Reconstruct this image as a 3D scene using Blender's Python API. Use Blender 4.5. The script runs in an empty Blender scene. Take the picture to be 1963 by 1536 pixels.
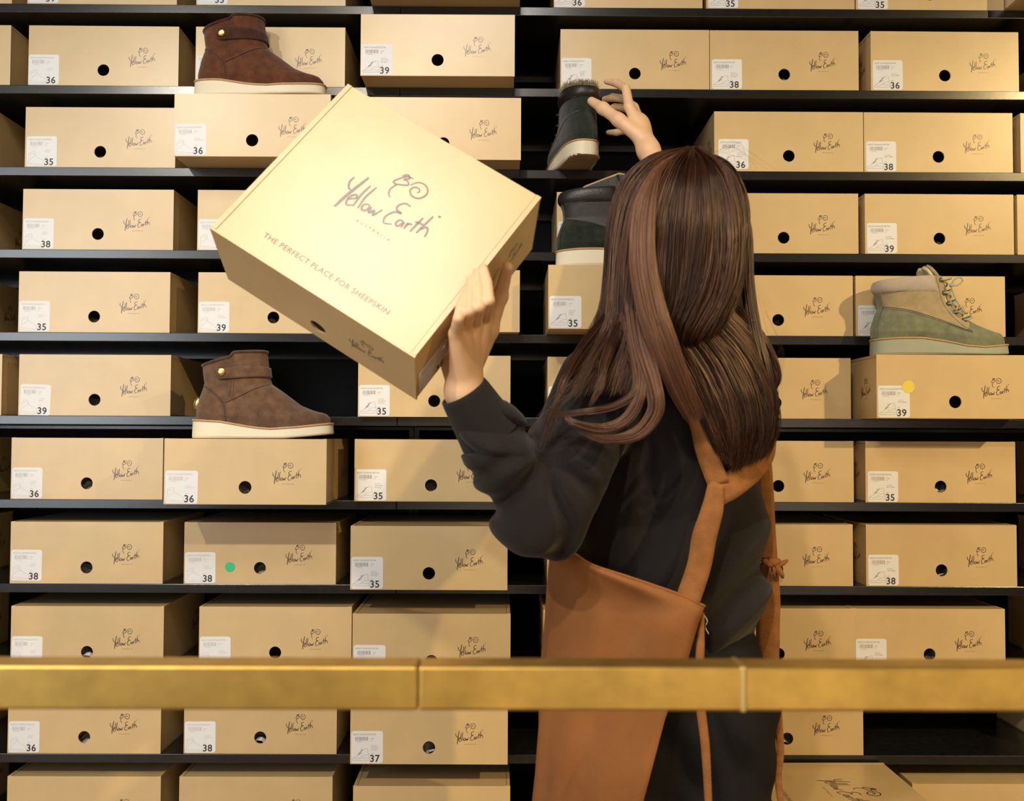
import bpy, bmesh, math, random
import numpy as np
from mathutils import Vector, Matrix

random.seed(7); rng = np.random.default_rng(7)
C = bpy.context.scene.collection
scn = bpy.context.scene

# ------------------------------------------------------------------ camera
F_PX = 1940.8; TILT = .035248; YAW = .0064229; ROLL = .004217
CAM = np.array([0., -2.2, 1.25])
_fwd = np.array([math.sin(YAW)*math.cos(TILT), math.cos(YAW)*math.cos(TILT), math.sin(TILT)])
_r = np.array([math.cos(YAW), -math.sin(YAW), 0.]); _u = np.cross(_r, _fwd)
RGT = _r*math.cos(ROLL)+_u*math.sin(ROLL); UP = -_r*math.sin(ROLL)+_u*math.cos(ROLL)
cam = bpy.data.cameras.new('camera'); camo = bpy.data.objects.new('camera', cam); C.objects.link(camo)
m = Matrix.Identity(4)
for i in range(3):
    m[i][0] = RGT[i]; m[i][1] = UP[i]; m[i][2] = -_fwd[i]; m[i][3] = CAM[i]
camo.matrix_world = m
cam.sensor_fit = 'HORIZONTAL'; cam.sensor_width = 36; cam.lens = 36*F_PX/1963
cam.clip_start = .05
cam.dof.use_dof = True; cam.dof.focus_distance = 2.15; cam.dof.aperture_fstop = 6.6
scn.camera = camo
scn.view_settings.view_transform = 'Standard'; scn.view_settings.look = 'None'
scn.view_settings.gamma = 1; scn.view_settings.use_curve_mapping = False
scn.view_settings.exposure = 0.02

def ray(px, py):
    return RGT*((px-981.5)/F_PX)+UP*((768-py)/F_PX)+_fwd
def P(px, py, d):                      # point seen at a pixel, at distance d from the camera along world Y
    r = ray(px, py); return CAM + r*(d/r[1])

# ------------------------------------------------------------------ light
def spot(name, loc, tgt, power, col, ang=110, rad=.04, blend=.6):
    l = bpy.data.lights.new(name, 'SPOT'); l.energy = power; l.color = col
    l.spot_size = math.radians(ang); l.spot_blend = blend; l.shadow_soft_size = rad
    o = bpy.data.objects.new(name, l); C.objects.link(o); o.location = loc
    o.rotation_euler = (Vector(tgt)-Vector(loc)).to_track_quat('-Z', 'Y').to_euler()
spot('ceiling_spot_left', (-1.55, -3.0, 3.0), (-.95, 0, .50), 175, (1, .93, .80), 66, .04, 1)
spot('ceiling_spot_centre', (-.55, -3.0, 3.0), (.05, 0, .50), 120, (1, .85, .64), 70, .04, 1)
spot('ceiling_spot_right', (2.9, -2.8, 3.0), (1.0, 0, .5), 400, (1, .72, .33), 62, .04, 1)
def area(name, loc, tgt, power, col, sx, sy):
    l = bpy.data.lights.new(name, 'AREA'); l.energy = power; l.color = col; l.shape = 'RECTANGLE'; l.size = sx; l.size_y = sy
    o = bpy.data.objects.new(name, l); C.objects.link(o); o.location = loc
    o.rotation_euler = (Vector(tgt)-Vector(loc)).to_track_quat('-Z', 'Y').to_euler()
area('shop_window_light', (-2.75, -3.9, 1.85), (-1.0, 0, 1.3), 58, (.88, .94, 1), 1.3, 2.0)
area('lid_glare_light', (-.22, -2.1, 3.15), (-.15, -.9, 1.5), 21, (1, .94, .86), .55, .55)  # unseen lamp, added overhead to throw glare on the held lid
area('frontal_fill_light', (.9, -4.2, 1.0), (.4, 0, .8), 16, (1, .80, .55), 2.6, 1.2)  # broad fill added behind the camera to lift the lower boxes
w = bpy.data.worlds.new('world'); scn.world = w; w.use_nodes = True
w.node_tree.nodes['Background'].inputs[0].default_value = (1, .84, .64, 1)
w.node_tree.nodes['Background'].inputs[1].default_value = .07

# ------------------------------------------------------------------ materials
def mat(name, col, rough=.6, metal=0, noise=0, nscale=40, bump=0, bscale=200, spec=.5, sheen=0, tint=0, coat=0):
    m = bpy.data.materials.new(name); m.use_nodes = True
    nt = m.node_tree; b = nt.nodes['Principled BSDF']; N = nt.nodes.new; L = nt.links.new
    b.inputs['Base Color'].default_value = (*col, 1); b.inputs['Roughness'].default_value = rough
    b.inputs['Metallic'].default_value = metal; b.inputs['Specular IOR Level'].default_value = spec
    if sheen: b.inputs['Sheen Weight'].default_value = sheen; b.inputs['Sheen Roughness'].default_value = .5
    if coat: b.inputs['Coat Weight'].default_value = coat; b.inputs['Coat Roughness'].default_value = .30
    tc = N('ShaderNodeTexCoord')
    if noise or tint:
        hsv = N('ShaderNodeHueSaturation'); hsv.inputs['Color'].default_value = (*col, 1)
        L(hsv.outputs[0], b.inputs['Base Color'])
        nz = N('ShaderNodeTexNoise'); nz.inputs['Scale'].default_value = nscale; nz.inputs['Detail'].default_value = 6
        L(tc.outputs['Object'], nz.inputs['Vector'])
        mr = N('ShaderNodeMapRange'); mr.inputs['From Min'].default_value = .3; mr.inputs['From Max'].default_value = .7
        mr.inputs['To Min'].default_value = 1-noise; mr.inputs['To Max'].default_value = 1+noise
        L(nz.outputs[0], mr.inputs['Value'])
        if tint:
            oi = N('ShaderNodeObjectInfo'); m2 = N('ShaderNodeMapRange')
            m2.inputs['To Min'].default_value = 1-tint; m2.inputs['To Max'].default_value = 1+tint
            L(oi.outputs['Random'], m2.inputs['Value'])
            mu = N('ShaderNodeMath'); mu.operation = 'MULTIPLY'
            L(mr.outputs[0], mu.inputs[0]); L(m2.outputs[0], mu.inputs[1]); L(mu.outputs[0], hsv.inputs['Value'])
        else: L(mr.outputs[0], hsv.inputs['Value'])
    if bump:
        n2 = N('ShaderNodeTexNoise'); n2.inputs['Scale'].default_value = bscale; n2.inputs['Detail'].default_value = 4
        L(tc.outputs['Object'], n2.inputs['Vector'])
        bp = N('ShaderNodeBump'); bp.inputs['Strength'].default_value = bump; bp.inputs['Distance'].default_value = .001
        L(n2.outputs[0], bp.inputs['Height']); L(bp.outputs[0], b.inputs['Normal'])
    return m

def kraft_mat():
    m = mat('kraft_card', (.62, .44, .205), .5, noise=.045, nscale=14, tint=.05, spec=.6, coat=.85)
    nt = m.node_tree; N = nt.nodes.new; L = nt.links.new; b = nt.nodes['Principled BSDF']
    tc = [n for n in nt.nodes if n.type == 'TEX_COORD'][0]
    prev = None
    for ax, sc in ((0, 1100), (2, 1500)):
        mp = N('ShaderNodeMapping'); s = [30, 30, 30]; s[ax] = sc
        mp.inputs['Scale'].default_value = s; L(tc.outputs['Object'], mp.inputs[0])
        nz = N('ShaderNodeTexNoise'); nz.inputs['Scale'].default_value = 1; nz.inputs['Detail'].default_value = 1
        L(mp.outputs[0], nz.inputs['Vector'])
        if prev is None: prev = nz
        else:
            ad = N('ShaderNodeMath'); ad.operation = 'ADD'; L(prev.outputs[0], ad.inputs[0]); L(nz.outputs[0], ad.inputs[1])
    bp = N('ShaderNodeBump'); bp.inputs['Strength'].default_value = .25; bp.inputs['Distance'].default_value = .0004
    L(ad.outputs[0], bp.inputs['Height']); L(bp.outputs[0], b.inputs['Normal'])
    return m
M = {}
M['kraft'] = kraft_mat()
M['kraft_edge'] = mat('kraft_cut_edge', (.55, .33, .16), .8, noise=.1, nscale=300)
M['ink'] = mat('brown_ink', (.085, .035, .012), .5, spec=.6, coat=.85)
M['sticker'] = mat('sticker_paper', (.80, .80, .80), .5)
M['grey_ink'] = mat('grey_print', (.30, .30, .31), .6)
M['pale_ink'] = mat('pale_grey_print', (.52, .52, .53), .6)
M['black_ink'] = mat('black_print', (.03, .028, .028), .5)
M['green_dot'] = mat('green_dot_paper', (.03, .56, .22), .5)
M['yellow_dot'] = mat('yellow_dot_paper', (.84, .66, .09), .5)
M['tissue'] = mat('tissue_paper', (.75, .70, .70), .7, bump=.6, bscale=60)
M['shelf'] = mat('black_shelf_laminate', (.011, .0105, .011), .22, noise=.25, nscale=60, bump=.1, bscale=500, spec=.75)
M['backwall'] = mat('black_wall_paint', (.008, .008, .009), .8)
M['floor'] = mat('stone_floor', (.46, .29, .15), .5, noise=.2, nscale=6)
M['ceiling'] = mat('dark_ceiling', (.05, .045, .04), .9)
M['brass'] = mat('brushed_brass', (.74, .49, .13), .42, metal=1, noise=.16, nscale=28, bump=.25, bscale=60)
M['brass_b'] = mat('glint_brass', (.92, .70, .30), .40, metal=1)  # paler colour puts the rail's bright specular line into the band
M['gold'] = mat('gold_stud', (.85, .58, .22), .25, metal=1, bump=.8, bscale=500)
def suede(n, c, nz=.28): return mat(n, c, .95, noise=nz, nscale=60, bump=1.0, bscale=650, spec=.15, sheen=.25)
M['suede_choc'] = suede('chocolate_suede', (.115, .040, .018))
M['suede_choc2'] = suede('dark_chocolate_suede', (.062, .023, .013))
M['suede_taupe'] = suede('taupe_suede', (.145, .080, .047))
M['suede_taupe2'] = suede('dark_taupe_suede', (.085, .048, .030))
M['suede_mint'] = suede('sage_green_suede', (.21, .225, .145), .2)
M['suede_sand'] = suede('sand_leather', (.42, .33, .19), .12)
M['suede_pale'] = suede('pale_grey_suede', (.50, .43, .36), .06)
M['suede_forest'] = suede('forest_green_suede', (.021, .028, .019), .35)
M['leather_black'] = mat('black_leather', (.014, .013, .012), .42, bump=.5, bscale=350, spec=.6)
M['leather_dull'] = mat('dull_black_leather', (.030, .027, .023), .55, noise=.3, nscale=50, bump=.6, bscale=500)
M['sole'] = mat('cream_sole', (.80, .72, .53), .6)
M['sole_grey'] = mat('grey_green_sole', (.36, .38, .28), .6, noise=.05)
M['welt'] = mat('tan_welt', (.52, .32, .16), .7, noise=.15, nscale=300)
M['tread'] = mat('brown_rubber_tread', (.20, .10, .045), .8, noise=.4, nscale=200)
M['stitch'] = mat('stitch_thread', (.20, .12, .08), .9)
M['stitch_dark'] = mat('dark_stitch_thread', (.05, .05, .04), .9)
M['stitch_grey'] = mat('grey_stitch_thread', (.14, .15, .13), .9)
M['fleece'] = mat('cream_fleece', (.70, .64, .42), 1, noise=.15, nscale=90, bump=1, bscale=400)
M['fur'] = mat('beige_fur', (.36, .29, .17), .9)
M['lace'] = mat('sage_lace', (.44, .47, .33), .8)
M['lace_dark'] = mat('dark_lace', (.03, .03, .028), .8)
M['eyelet'] = mat('metal_eyelet', (.16, .17, .14), .35, metal=1)
M['skin'] = mat('skin', (.78, .50, .30), .5, noise=.04, nscale=25, bump=.15, bscale=300)
M['skin'].node_tree.nodes['Principled BSDF'].inputs['Subsurface Weight'].default_value = .08
M['skin'].node_tree.nodes['Principled BSDF'].inputs['Subsurface Radius'].default_value = (.012, .005, .003)
M['nail'] = mat('fingernail', (.80, .50, .38), .3)
M['lip'] = mat('lip', (.5, .18, .14), .45)
M['eye'] = mat('eye_white', (.8, .8, .78), .2)
M['iris'] = mat('iris', (.05, .025, .015), .2)
M['sweat'] = mat('black_jersey', (.0120, .0085, .0078), .88, noise=.12, nscale=25, bump=.4, bscale=1300, spec=.25, sheen=.12)
M['trouser'] = mat('black_denim', (.011, .011, .013), .8, noise=.15, nscale=30, bump=.4, bscale=900, spec=.2)
M['shoe'] = mat('black_shoe_leather', (.012, .012, .012), .4)
M['apron'] = mat('rust_canvas', (.27, .108, .036), .9, noise=.12, nscale=14, bump=.6, bscale=700, spec=.15)
M['apron2'] = mat('rust_canvas_strap', (.29, .12, .038), .9, noise=.16, nscale=50, bump=.8, bscale=500, spec=.15)

def hair_mat():
    m = bpy.data.materials.new('brown_hair'); m.use_nodes = True
    nt = m.node_tree; b = nt.nodes['Principled BSDF']; N = nt.nodes.new; L = nt.links.new
    at = N('ShaderNodeAttribute'); at.attribute_name = 'tone'
    cr = N('ShaderNodeValToRGB'); e = cr.color_ramp.elements
    e[0].color = (.007, .003, .002, 1); e[1].color = (.21, .098, .058, 1)
    k = cr.color_ramp.elements.new(.55); k.color = (.036, .014, .008, 1)
    L(at.outputs['Fac'], cr.inputs[0]); L(cr.outputs[0], b.inputs['Base Color'])
    b.inputs['Roughness'].default_value = .30; b.inputs['Specular IOR Level'].default_value = 1.0
    b.inputs['Specular Tint'].default_value = (1, .74, .58, 1)
    return m
M['hair'] = hair_mat()

# ------------------------------------------------------------------ mesh helpers
def link(name, me, material=None, parent=None, smooth=False):
    o = bpy.data.objects.new(name, me); C.objects.link(o)
    if material is not None and not me.materials: me.materials.append(material)
    if parent is not None: o.parent = parent
    if smooth: me.polygons.foreach_set('use_smooth', [True]*len(me.polygons))
    return o
def mesh(name, verts, faces, material=None, parent=None, smooth=False):
    me = bpy.data.meshes.new(name); me.from_pydata([tuple(map(float, v)) for v in verts], [], [tuple(map(int, f)) for f in faces]); me.update()
    return link(name, me, material, parent, smooth)
def fast_mesh(name, V, Q, material=None, parent=None, smooth=True):
    me = bpy.data.meshes.new(name); n = len(Q)
    me.vertices.add(len(V)); me.vertices.foreach_set('co', np.asarray(V, np.float32).ravel())
    me.loops.add(n*4); me.loops.foreach_set('vertex_index', np.asarray(Q, np.int32).ravel())
    me.polygons.add(n); me.polygons.foreach_set('loop_start', np.arange(0, n*4, 4, dtype=np.int32))
    me.update(calc_edges=True); me.validate()
    return link(name, me, material, parent, smooth)
def empty(name, loc, label, cat, group=None, rot=(0, 0, 0)):
    o = bpy.data.objects.new(name, None); C.objects.link(o); o.location = loc; o.rotation_euler = rot
    o.empty_display_size = .05
    o['label'] = label; o['category'] = cat
    if group: o['group'] = group
    return o
class MB:
    def __init__(s): s.v = []; s.f = []
    def add(s, V, Fs):
        k = len(s.v); s.v += [tuple(map(float, v)) for v in V]; s.f += [tuple(i+k for i in f) for f in Fs]; return s
    def box(s, a, b):
        x0, y0, z0 = a; x1, y1, z1 = b
        return s.add([(x0,y0,z0),(x1,y0,z0),(x1,y1,z0),(x0,y1,z0),(x0,y0,z1),(x1,y0,z1),(x1,y1,z1),(x0,y1,z1)],
              [(0,3,2,1),(4,5,6,7),(0,1,5,4),(1,2,6,5),(2,3,7,6),(3,0,4,7)])
    def tube(s, pts, r, n=8, cap=True):
        pts = [np.array(p, float) for p in pts]; rs = r if hasattr(r, '__len__') else [r]*len(pts)
        V = []; up = np.array([0, 0, 1.])
        for i, p in enumerate(pts):
            t = pts[min(i+1, len(pts)-1)]-pts[max(i-1, 0)]; t /= np.linalg.norm(t)+1e-12
            a = np.cross(t, up)
            if np.linalg.norm(a) < .2: a = np.cross(t, np.array([1., 0, 0]))
            a /= np.linalg.norm(a); b = np.cross(t, a); up = b if abs(b@up) > .01 else up
            up = np.array([0, 0, 1.])
            for k in range(n):
                an = 2*math.pi*k/n; V.append(p+rs[i]*(a*math.cos(an)+b*math.sin(an)))
        Fs = [(i*n+k, i*n+(k+1) % n, (i+1)*n+(k+1) % n, (i+1)*n+k) for i in range(len(pts)-1) for k in range(n)]
        if cap: Fs += [tuple(range(n-1, -1, -1)), tuple((len(pts)-1)*n+k for k in range(n))]
        return s.add(V, Fs)
    def build(s, name, material, parent=None, smooth=False, bevel=0, seg=2):
        o = mesh(name, s.v, s.f, material, parent, smooth)
        if bevel:
            b = o.modifiers.new('bevel', 'BEVEL'); b.width = bevel; b.segments = seg; b.limit_method = 'ANGLE'
        return o
def spline(pts, n):
    pts = [np.array(p, float) for p in pts]; Q = [2*pts[0]-pts[1]]+pts+[2*pts[-1]-pts[-2]]; out = []
    m = len(pts)-1
    for j in range(n):
        s = j/(n-1)*m; i = min(int(s), m-1); t = s-i
        a, b, c, d = Q[i], Q[i+1], Q[i+2], Q[i+3]
        out.append(.5*((2*b)+(-a+c)*t+(2*a-5*b+4*c-d)*t*t+(-a+3*b-3*c+d)*t**3))
    return np.array(out)
def grid(V2):                                   # quads of a 2-D list of points
    V2 = np.asarray(V2); r, c = V2.shape[:2]
    Fs = [(i*c+j, i*c+j+1, (i+1)*c+j+1, (i+1)*c+j) for i in range(r-1) for j in range(c-1)]
    return V2.reshape(-1, 3), Fs
def solid(o, t, off=0):
    s = o.modifiers.new('thickness', 'SOLIDIFY'); s.thickness = t; s.offset = off; return o

# ---------- signed distance volumes -> smooth closed surfaces
class Vol:
    def __init__(s, lo, hi, h):
        s.lo = np.array(lo, float); s.h = h
        s.n = np.ceil((np.array(hi)-s.lo)/h).astype(int)+1
        s.v = np.full(s.n, .05, np.float32)
    def _loc(s, lo, hi):
        a = np.clip(np.floor((lo-s.lo)/s.h).astype(int), 0, s.n-1); b = np.clip(np.ceil((hi-s.lo)/s.h).astype(int)+1, 1, s.n)
        g = [(s.lo[i]+np.arange(a[i], b[i])*s.h).astype(np.float32) for i in range(3)]
        return (slice(a[0], b[0]), slice(a[1], b[1]), slice(a[2], b[2])), np.meshgrid(*g, indexing='ij', sparse=True)
    def _mix(s, sl, d, k, sub=False):
        o = s.v[sl]
        if sub:
            h = np.clip(.5-.5*(d+o)/k, 0, 1); s.v[sl] = o*(1-h)+(-d)*h+k*h*(1-h)
        elif k <= 0: s.v[sl] = np.minimum(o, d)
        else:
            h = np.clip(.5+.5*(o-d)/k, 0, 1); s.v[sl] = o*(1-h)+d*h-k*h*(1-h)
    def cap(s, a, b, r1, r2, k=.01, sub=False):
        a = np.array(a, float); b = np.array(b, float); R = max(r1, r2)+.05
        sl, (X, Y, Z) = s._loc(np.minimum(a, b)-R, np.maximum(a, b)+R)
        ba = b-a; L = ba@ba+1e-12
        t = np.clip(((X-a[0])*ba[0]+(Y-a[1])*ba[1]+(Z-a[2])*ba[2])/L, 0, 1)
        d = np.sqrt((X-a[0]-t*ba[0])**2+(Y-a[1]-t*ba[1])**2+(Z-a[2]-t*ba[2])**2)-(r1+(r2-r1)*t)
        s._mix(sl, d, k, sub); return s
    def ell(s, c, r, k=.01, rot=None, sub=False):
        c = np.array(c, float); r = np.array(r, float); R = max(r)+.05
        sl, (X, Y, Z) = s._loc(c-R, c+R); A = np.eye(3) if rot is None else np.array(rot)
        q = [(A[i][0]*(X-c[0])+A[i][1]*(Y-c[1])+A[i][2]*(Z-c[2])) for i in range(3)]
        k0 = np.sqrt(sum((q[i]/r[i])**2 for i in range(3))); k1 = np.sqrt(sum((q[i]/r[i]**2)**2 for i in range(3)))
        s._mix(sl, k0*(k0-1)/(k1+1e-9), k, sub); return s
    def surf(s):
        v = s.v; ins = v < 0; n = np.array(v.shape)
        c = [ins[i:n[0]-1+i, j:n[1]-1+j, k:n[2]-1+k] for i in (0, 1) for j in (0, 1) for k in (0, 1)]
        sm = sum(x.astype(np.int8) for x in c); act = (sm > 0) & (sm < 8)
        idx = np.argwhere(act); ids = np.full(act.shape, -1, np.int32); ids[act] = np.arange(len(idx))
        acc = np.zeros((len(idx), 3)); cnt = np.zeros(len(idx))
        co = [(i, j, k) for i in (0, 1) for j in (0, 1) for k in (0, 1)]
        for a in co:
            for ax in range(3):
                if a[ax]: continue
                b = list(a); b[ax] = 1; b = tuple(b)
                va = v[tuple((idx+a).T)]; vb = v[tuple((idx+b).T)]; cr = (va < 0) != (vb < 0)
                t = np.where(cr, va/(va-vb+1e-12), 0)
                p = np.repeat(np.array(a, float)[None], len(idx), 0); p[:, ax] = t
                acc[cr] += p[cr]; cnt += cr
        V = s.lo+(idx+acc/cnt[:, None])*s.h; Q = []
        for ax in range(3):
            u, w2 = (ax+1) % 3, (ax+2) % 3
            sl0 = [slice(1, -1)]*3; sl1 = [slice(1, -1)]*3; sl0[ax] = slice(0, n[ax]-1); sl1[ax] = slice(1, n[ax])
            A = ins[tuple(sl0)]; B = ins[tuple(sl1)]; e = np.argwhere(A != B); fl = A[tuple(e.T)]
            off = np.array([1, 1, 1]); off[ax] = 0; e = e+off
            q = []
            for du, dw in ((0, 0), (-1, 0), (-1, -1), (0, -1)):
                d = np.zeros(3, int); d[u] = du; d[w2] = dw; q.append(ids[tuple((e+d).T)])
            q = np.stack(q, 1); q[~fl] = q[~fl][:, ::-1]; Q.append(q)
        Q = np.concatenate(Q); Q = Q[(Q >= 0).all(1)]
        return V, Q
    def build(s, name, material, parent=None, keep=None, smooth_it=0):
        V, Q = s.surf()
        for _ in range(smooth_it):
            acc = np.zeros_like(V); cn = np.zeros(len(V))
            for a, b in ((0, 1), (1, 2), (2, 3), (3, 0)):
                np.add.at(acc, Q[:, a], V[Q[:, b]]); np.add.at(cn, Q[:, a], 1)
                np.add.at(acc, Q[:, b], V[Q[:, a]]); np.add.at(cn, Q[:, b], 1)
            V = .4*V+.6*acc/np.maximum(cn, 1)[:, None]
        o = fast_mesh(name, V, Q, material, parent); return o

# ------------------------------------------------------------------ the setting
def struct(o): o['kind'] = 'structure'; return o
struct(MB().box((-4, .44, 0), (4, .54, 3.3)).build('wall_back', M['backwall']))
struct(MB().box((-4, -4.4, -.1), (4, .54, 0)).build('floor', M['floor']))
struct(MB().box((-4, -4.4, 3.3), (4, .54, 3.4)).build('ceiling', M['ceiling']))

# ------------------------------------------------------------------ shelving
Z0 = 2.196; PIT = .18111; TH = .019; DEP = .40
def shz(k): return Z0-PIT*k
SEAM = -.235
def shelving(x0, x1, label):
    t = empty('shelving_unit', ((x0+x1)/2, .2, 0), label, 'shelving unit', 'black shoe shelves along the wall')
    def L(p): return (p[0]-(x0+x1)/2, p[1]-.2, p[2])
    for k in range(-4, 12):
        z = shz(k)
        MB().box(L((x0+.0005, 0, z-TH)), L((x1-.0005, DEP, z))).build('shelf', M['shelf'], t, bevel=.001)
        MB().box(L((x0+.002, DEP, z-.026)), L((x1-.002, DEP+.012, z))).build('back_rail', M['shelf'], t)
    for x in (x0+.001, x1-.013):
        MB().box(L((x, DEP+.012, 0)), L((x+.012, DEP+.036, 2.95))).build('upright', M['shelf'], t)
    MB().box(L((x0, .02, 0)), L((x1, DEP, shz(11)-TH))).build('plinth', M['shelf'], t)
shelving(-1.75, SEAM, 'matt black open shelving left of the seam, behind the raised box')
shelving(SEAM, 1.95, 'matt black open shelving right of the seam, behind the woman')

# ------------------------------------------------------------------ printed artwork
def ribbon2d(pts, w, n=None, taper=True):
    pts = np.array(pts, float); q = spline([(*p, 0) for p in pts], n or max(4, 4*len(pts)))[:, :2]
    V = []; Fs = []
    for i, p in enumerate(q):
        t = q[min(i+1, len(q)-1)]-q[max(i-1, 0)]; t /= np.linalg.norm(t)+1e-9; nn = np.array([-t[1], t[0]])
        ww = w/2*(1 if not taper else (.55+.45*math.sin(math.pi*min(1, max(0, (i+.5)/len(q))))**.6))
        V += [p+nn*ww, p-nn*ww]
    Fs = [(2*i, 2*i+2, 2*i+3, 2*i+1) for i in range(len(q)-1)]
    return V, Fs
def text_mesh(s, size, space=1.0, align='LEFT', bold=0):
    cu = bpy.data.curves.new('t', 'FONT'); cu.body = s; cu.size = size; cu.space_character = space; cu.align_x = align
    cu.resolution_u = 3; cu.offset = bold
    o = bpy.data.objects.new('t', cu); C.objects.link(o); bpy.context.view_layer.update()
    dg = bpy.context.evaluated_depsgraph_get(); me = bpy.data.meshes.new_from_object(o.evaluated_get(dg))
    V = np.array([v.co[:] for v in me.vertices]) if len(me.vertices) else np.zeros((0, 3))
    Fs = [tuple(p.vertices) for p in me.polygons]
    bpy.data.objects.remove(o); bpy.data.curves.remove(cu); bpy.data.meshes.remove(me)
    return V, Fs
STROKES = [
 [(655,362),(628,366),(606,392),(590,424),(604,432),(634,418),(655,402),(640,388),(618,392)],
 [(604,378),(622,358),(640,372),(622,384)],
 [(612,432),(602,466),(612,494),(628,506)],
 [(664,398),(680,368),(712,357),(742,372),(752,402),(736,434),(704,442),(680,424),(682,400),(704,390),(718,402),(710,414)],
 [(432,512),(431,545),(446,572),(462,578)], [(487,476),(472,560),(462,625),(456,692)],
 [(482,624),(506,600),(500,584),(485,596),(480,626),(492,652),(517,638)],
 [(520,506),(515,575),(522,642)], [(547,498),(538,570),(545,638)],
 [(572,592),(556,608),(562,632),(580,628),(584,602),(572,592)],
 [(592,596),(598,630),(613,604),(622,630),(640,580)],
 [(732,492),(704,492),(684,518),(692,542),(720,546),(690,558),(672,598),(684,632),(718,618)],
 [(752,574),(734,580),(730,604),(746,610),(757,578),(762,608)],
 [(773,568),(776,606)], [(775,584),(782,570),(794,566)],
 [(813,508),(806,602)], [(795,546),(832,538)],
 [(845,476),(833,592)], [(836,566),(855,540),(869,556),(876,588)], [(862,462),(876,459)]]
def logo_geo(scale):
    mb = MB(); s = .1273e-3*scale
    for i, st in enumerate(STROKES):
        pts = [((x-653)*s, (560-y)*s) for x, y in st]
        V, Fs = ribbon2d(pts, (15 if i == 5 else 11 if i > 3 else 8.5)*s)
        mb.add([(v[0], v[1], 0) for v in V], Fs)
    V, Fs = text_mesh('AUSTRALIA', 21*s, 1.9, 'CENTER')
    mb.add(V+np.array([17*s, -139*s, 0]), Fs)
    return np.array(mb.v), mb.f
def place(me_name, V, Fs, origin, ux, uy):      # lay flat xy art on a face
    origin, ux, uy = np.array(origin), np.array(ux), np.array(uy)
    me = bpy.data.meshes.new(me_name)
    me.from_pydata([tuple(origin+ux*v[0]+uy*v[1]) for v in V], [], Fs); me.update(); return me

# ------------------------------------------------------------------ shoe box
W, H, DP = .33, .1326, .30
LG, LF = logo_geo(1.0); LG2, LF2 = logo_geo(2.35)
HOLE = (W/2, .0345, .0130)
def carton_mesh():
    mb = MB(); t = .003
    # front panel with a round hole
    hx, hz, hr = HOLE; n = 32
    rect = []
    for k in range(n):
        a = 2*math.pi*k/n; dx, dz = math.cos(a), math.sin(a)
        rect.append((dx, dz))
    def edge(dx, dz):
        ts = []
        if dx > 1e-9: ts.append((W-hx)/dx)
        if dx < -1e-9: ts.append(-hx/dx)
        if dz > 1e-9: ts.append((H-hz)/dz)
        if dz < -1e-9: ts.append(-hz/dz)
        q = min(ts); return hx+dx*q, hz+dz*q
    for y, s in ((0, 1), (t, -1)):
        V = []; Fs = []
        for k in range(n):
            dx, dz = rect[k]; ex, ez = edge(dx, dz); V += [(hx+hr*dx, y, hz+hr*dz), (ex, y, ez)]
        for k in range(n):
            a, b = 2*k, 2*((k+1) % n); f = (a, a+1, b+1, b); Fs.append(f if s == 1 else f[::-1])
        # corners
        cs = [(W, H), (0, H), (0, 0), (W, 0)]
        for c in cs:
            for k in range(n):
                p, q = V[2*k+1], V[2*((k+1) % n)+1]
                if (abs(p[0]-c[0]) < 1e-6 and abs(q[2]-c[1]) < 1e-6 and abs(p[2]-q[2]) > 1e-6 and abs(p[0]-q[0]) > 1e-6) or \
                   (abs(q[0]-c[0]) < 1e-6 and abs(p[2]-c[1]) < 1e-6 and abs(p[2]-q[2]) > 1e-6 and abs(p[0]-q[0]) > 1e-6):
                    V.append((c[0], y, c[1])); f = (2*k+1, len(V)-1, 2*((k+1) % n)+1); Fs.append(f if s == 1 else f[::-1])
        mb.add(V, Fs)
    V = []
    for k in range(n): dx, dz = rect[k]; V += [(hx+hr*dx, 0, hz+hr*dz), (hx+hr*dx, t, hz+hr*dz)]
    mb.add(V, [(2*k, 2*((k+1) % n), 2*((k+1) % n)+1, 2*k+1) for k in range(n)])
    # rim of the front panel
    mb.add([(0,0,0),(W,0,0),(W,0,H),(0,0,H),(0,t,0),(W,t,0),(W,t,H),(0,t,H)], [(0,4,5,1),(1,5,6,2),(2,6,7,3),(3,7,4,0)])
    e = .0014
    # sides, bottom, back as thin walls, set slightly in from the front panel
    mb.box((e, t+.0006, .001), (e+.003, DP, H-.002)); mb.box((W-e-.003, t+.0006, .001), (W-e, DP, H-.002))
    mb.box((e, DP-.003, .001), (W-e, DP, H-.002)); mb.box((e, t, 0), (W-e, DP, .003))
    return mb
def lid_mesh():
    mb = MB(); t = .0026
    # top panel between two rolled side walls
    mb.box((.0085, .0004, H-t), (W-.0085, DP-.001, H-.0003))
    for x0, x1 in ((.0006, .0078), (W-.0078, W-.0006)):
        mb.box((x0, .0032, H-.0045), (x1, DP-.0006, H+.0004))
    return mb
_c = carton_mesh(); _l = lid_mesh()
CARTON = bpy.data.meshes.new('carton'); CARTON.from_pydata(_c.v, [], _c.f); CARTON.update(); CARTON.materials.append(M['kraft'])
LID = bpy.data.meshes.new('lid'); LID.from_pydata(_l.v, [], _l.f); LID.update(); LID.materials.append(M['kraft'])
def mk(me, m): me.materials.append(m); return me
LOGO = mk(place('logo', LG, LF, (.2495, -.0004, .0585), (1, 0, 0), (0, 0, 1)), M['ink'])
SL_R = mk(place('side_logo', LG, LF, (W-.0014+.0004, .235, .060), (0, 1, 0), (0, 0, 1)), M['ink'])
SL_L = mk(place('side_logo', LG, LF, (.0014-.0004, .068, .060), (0, -1, 0), (0, 0, 1)), M['ink'])
LOGO_LID = mk(place('lid_logo', LG2, LF2, (W*.515, DP*.54, H+.0001), (1, 0, 0), (0, 1, 0)), M['ink'])
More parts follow.
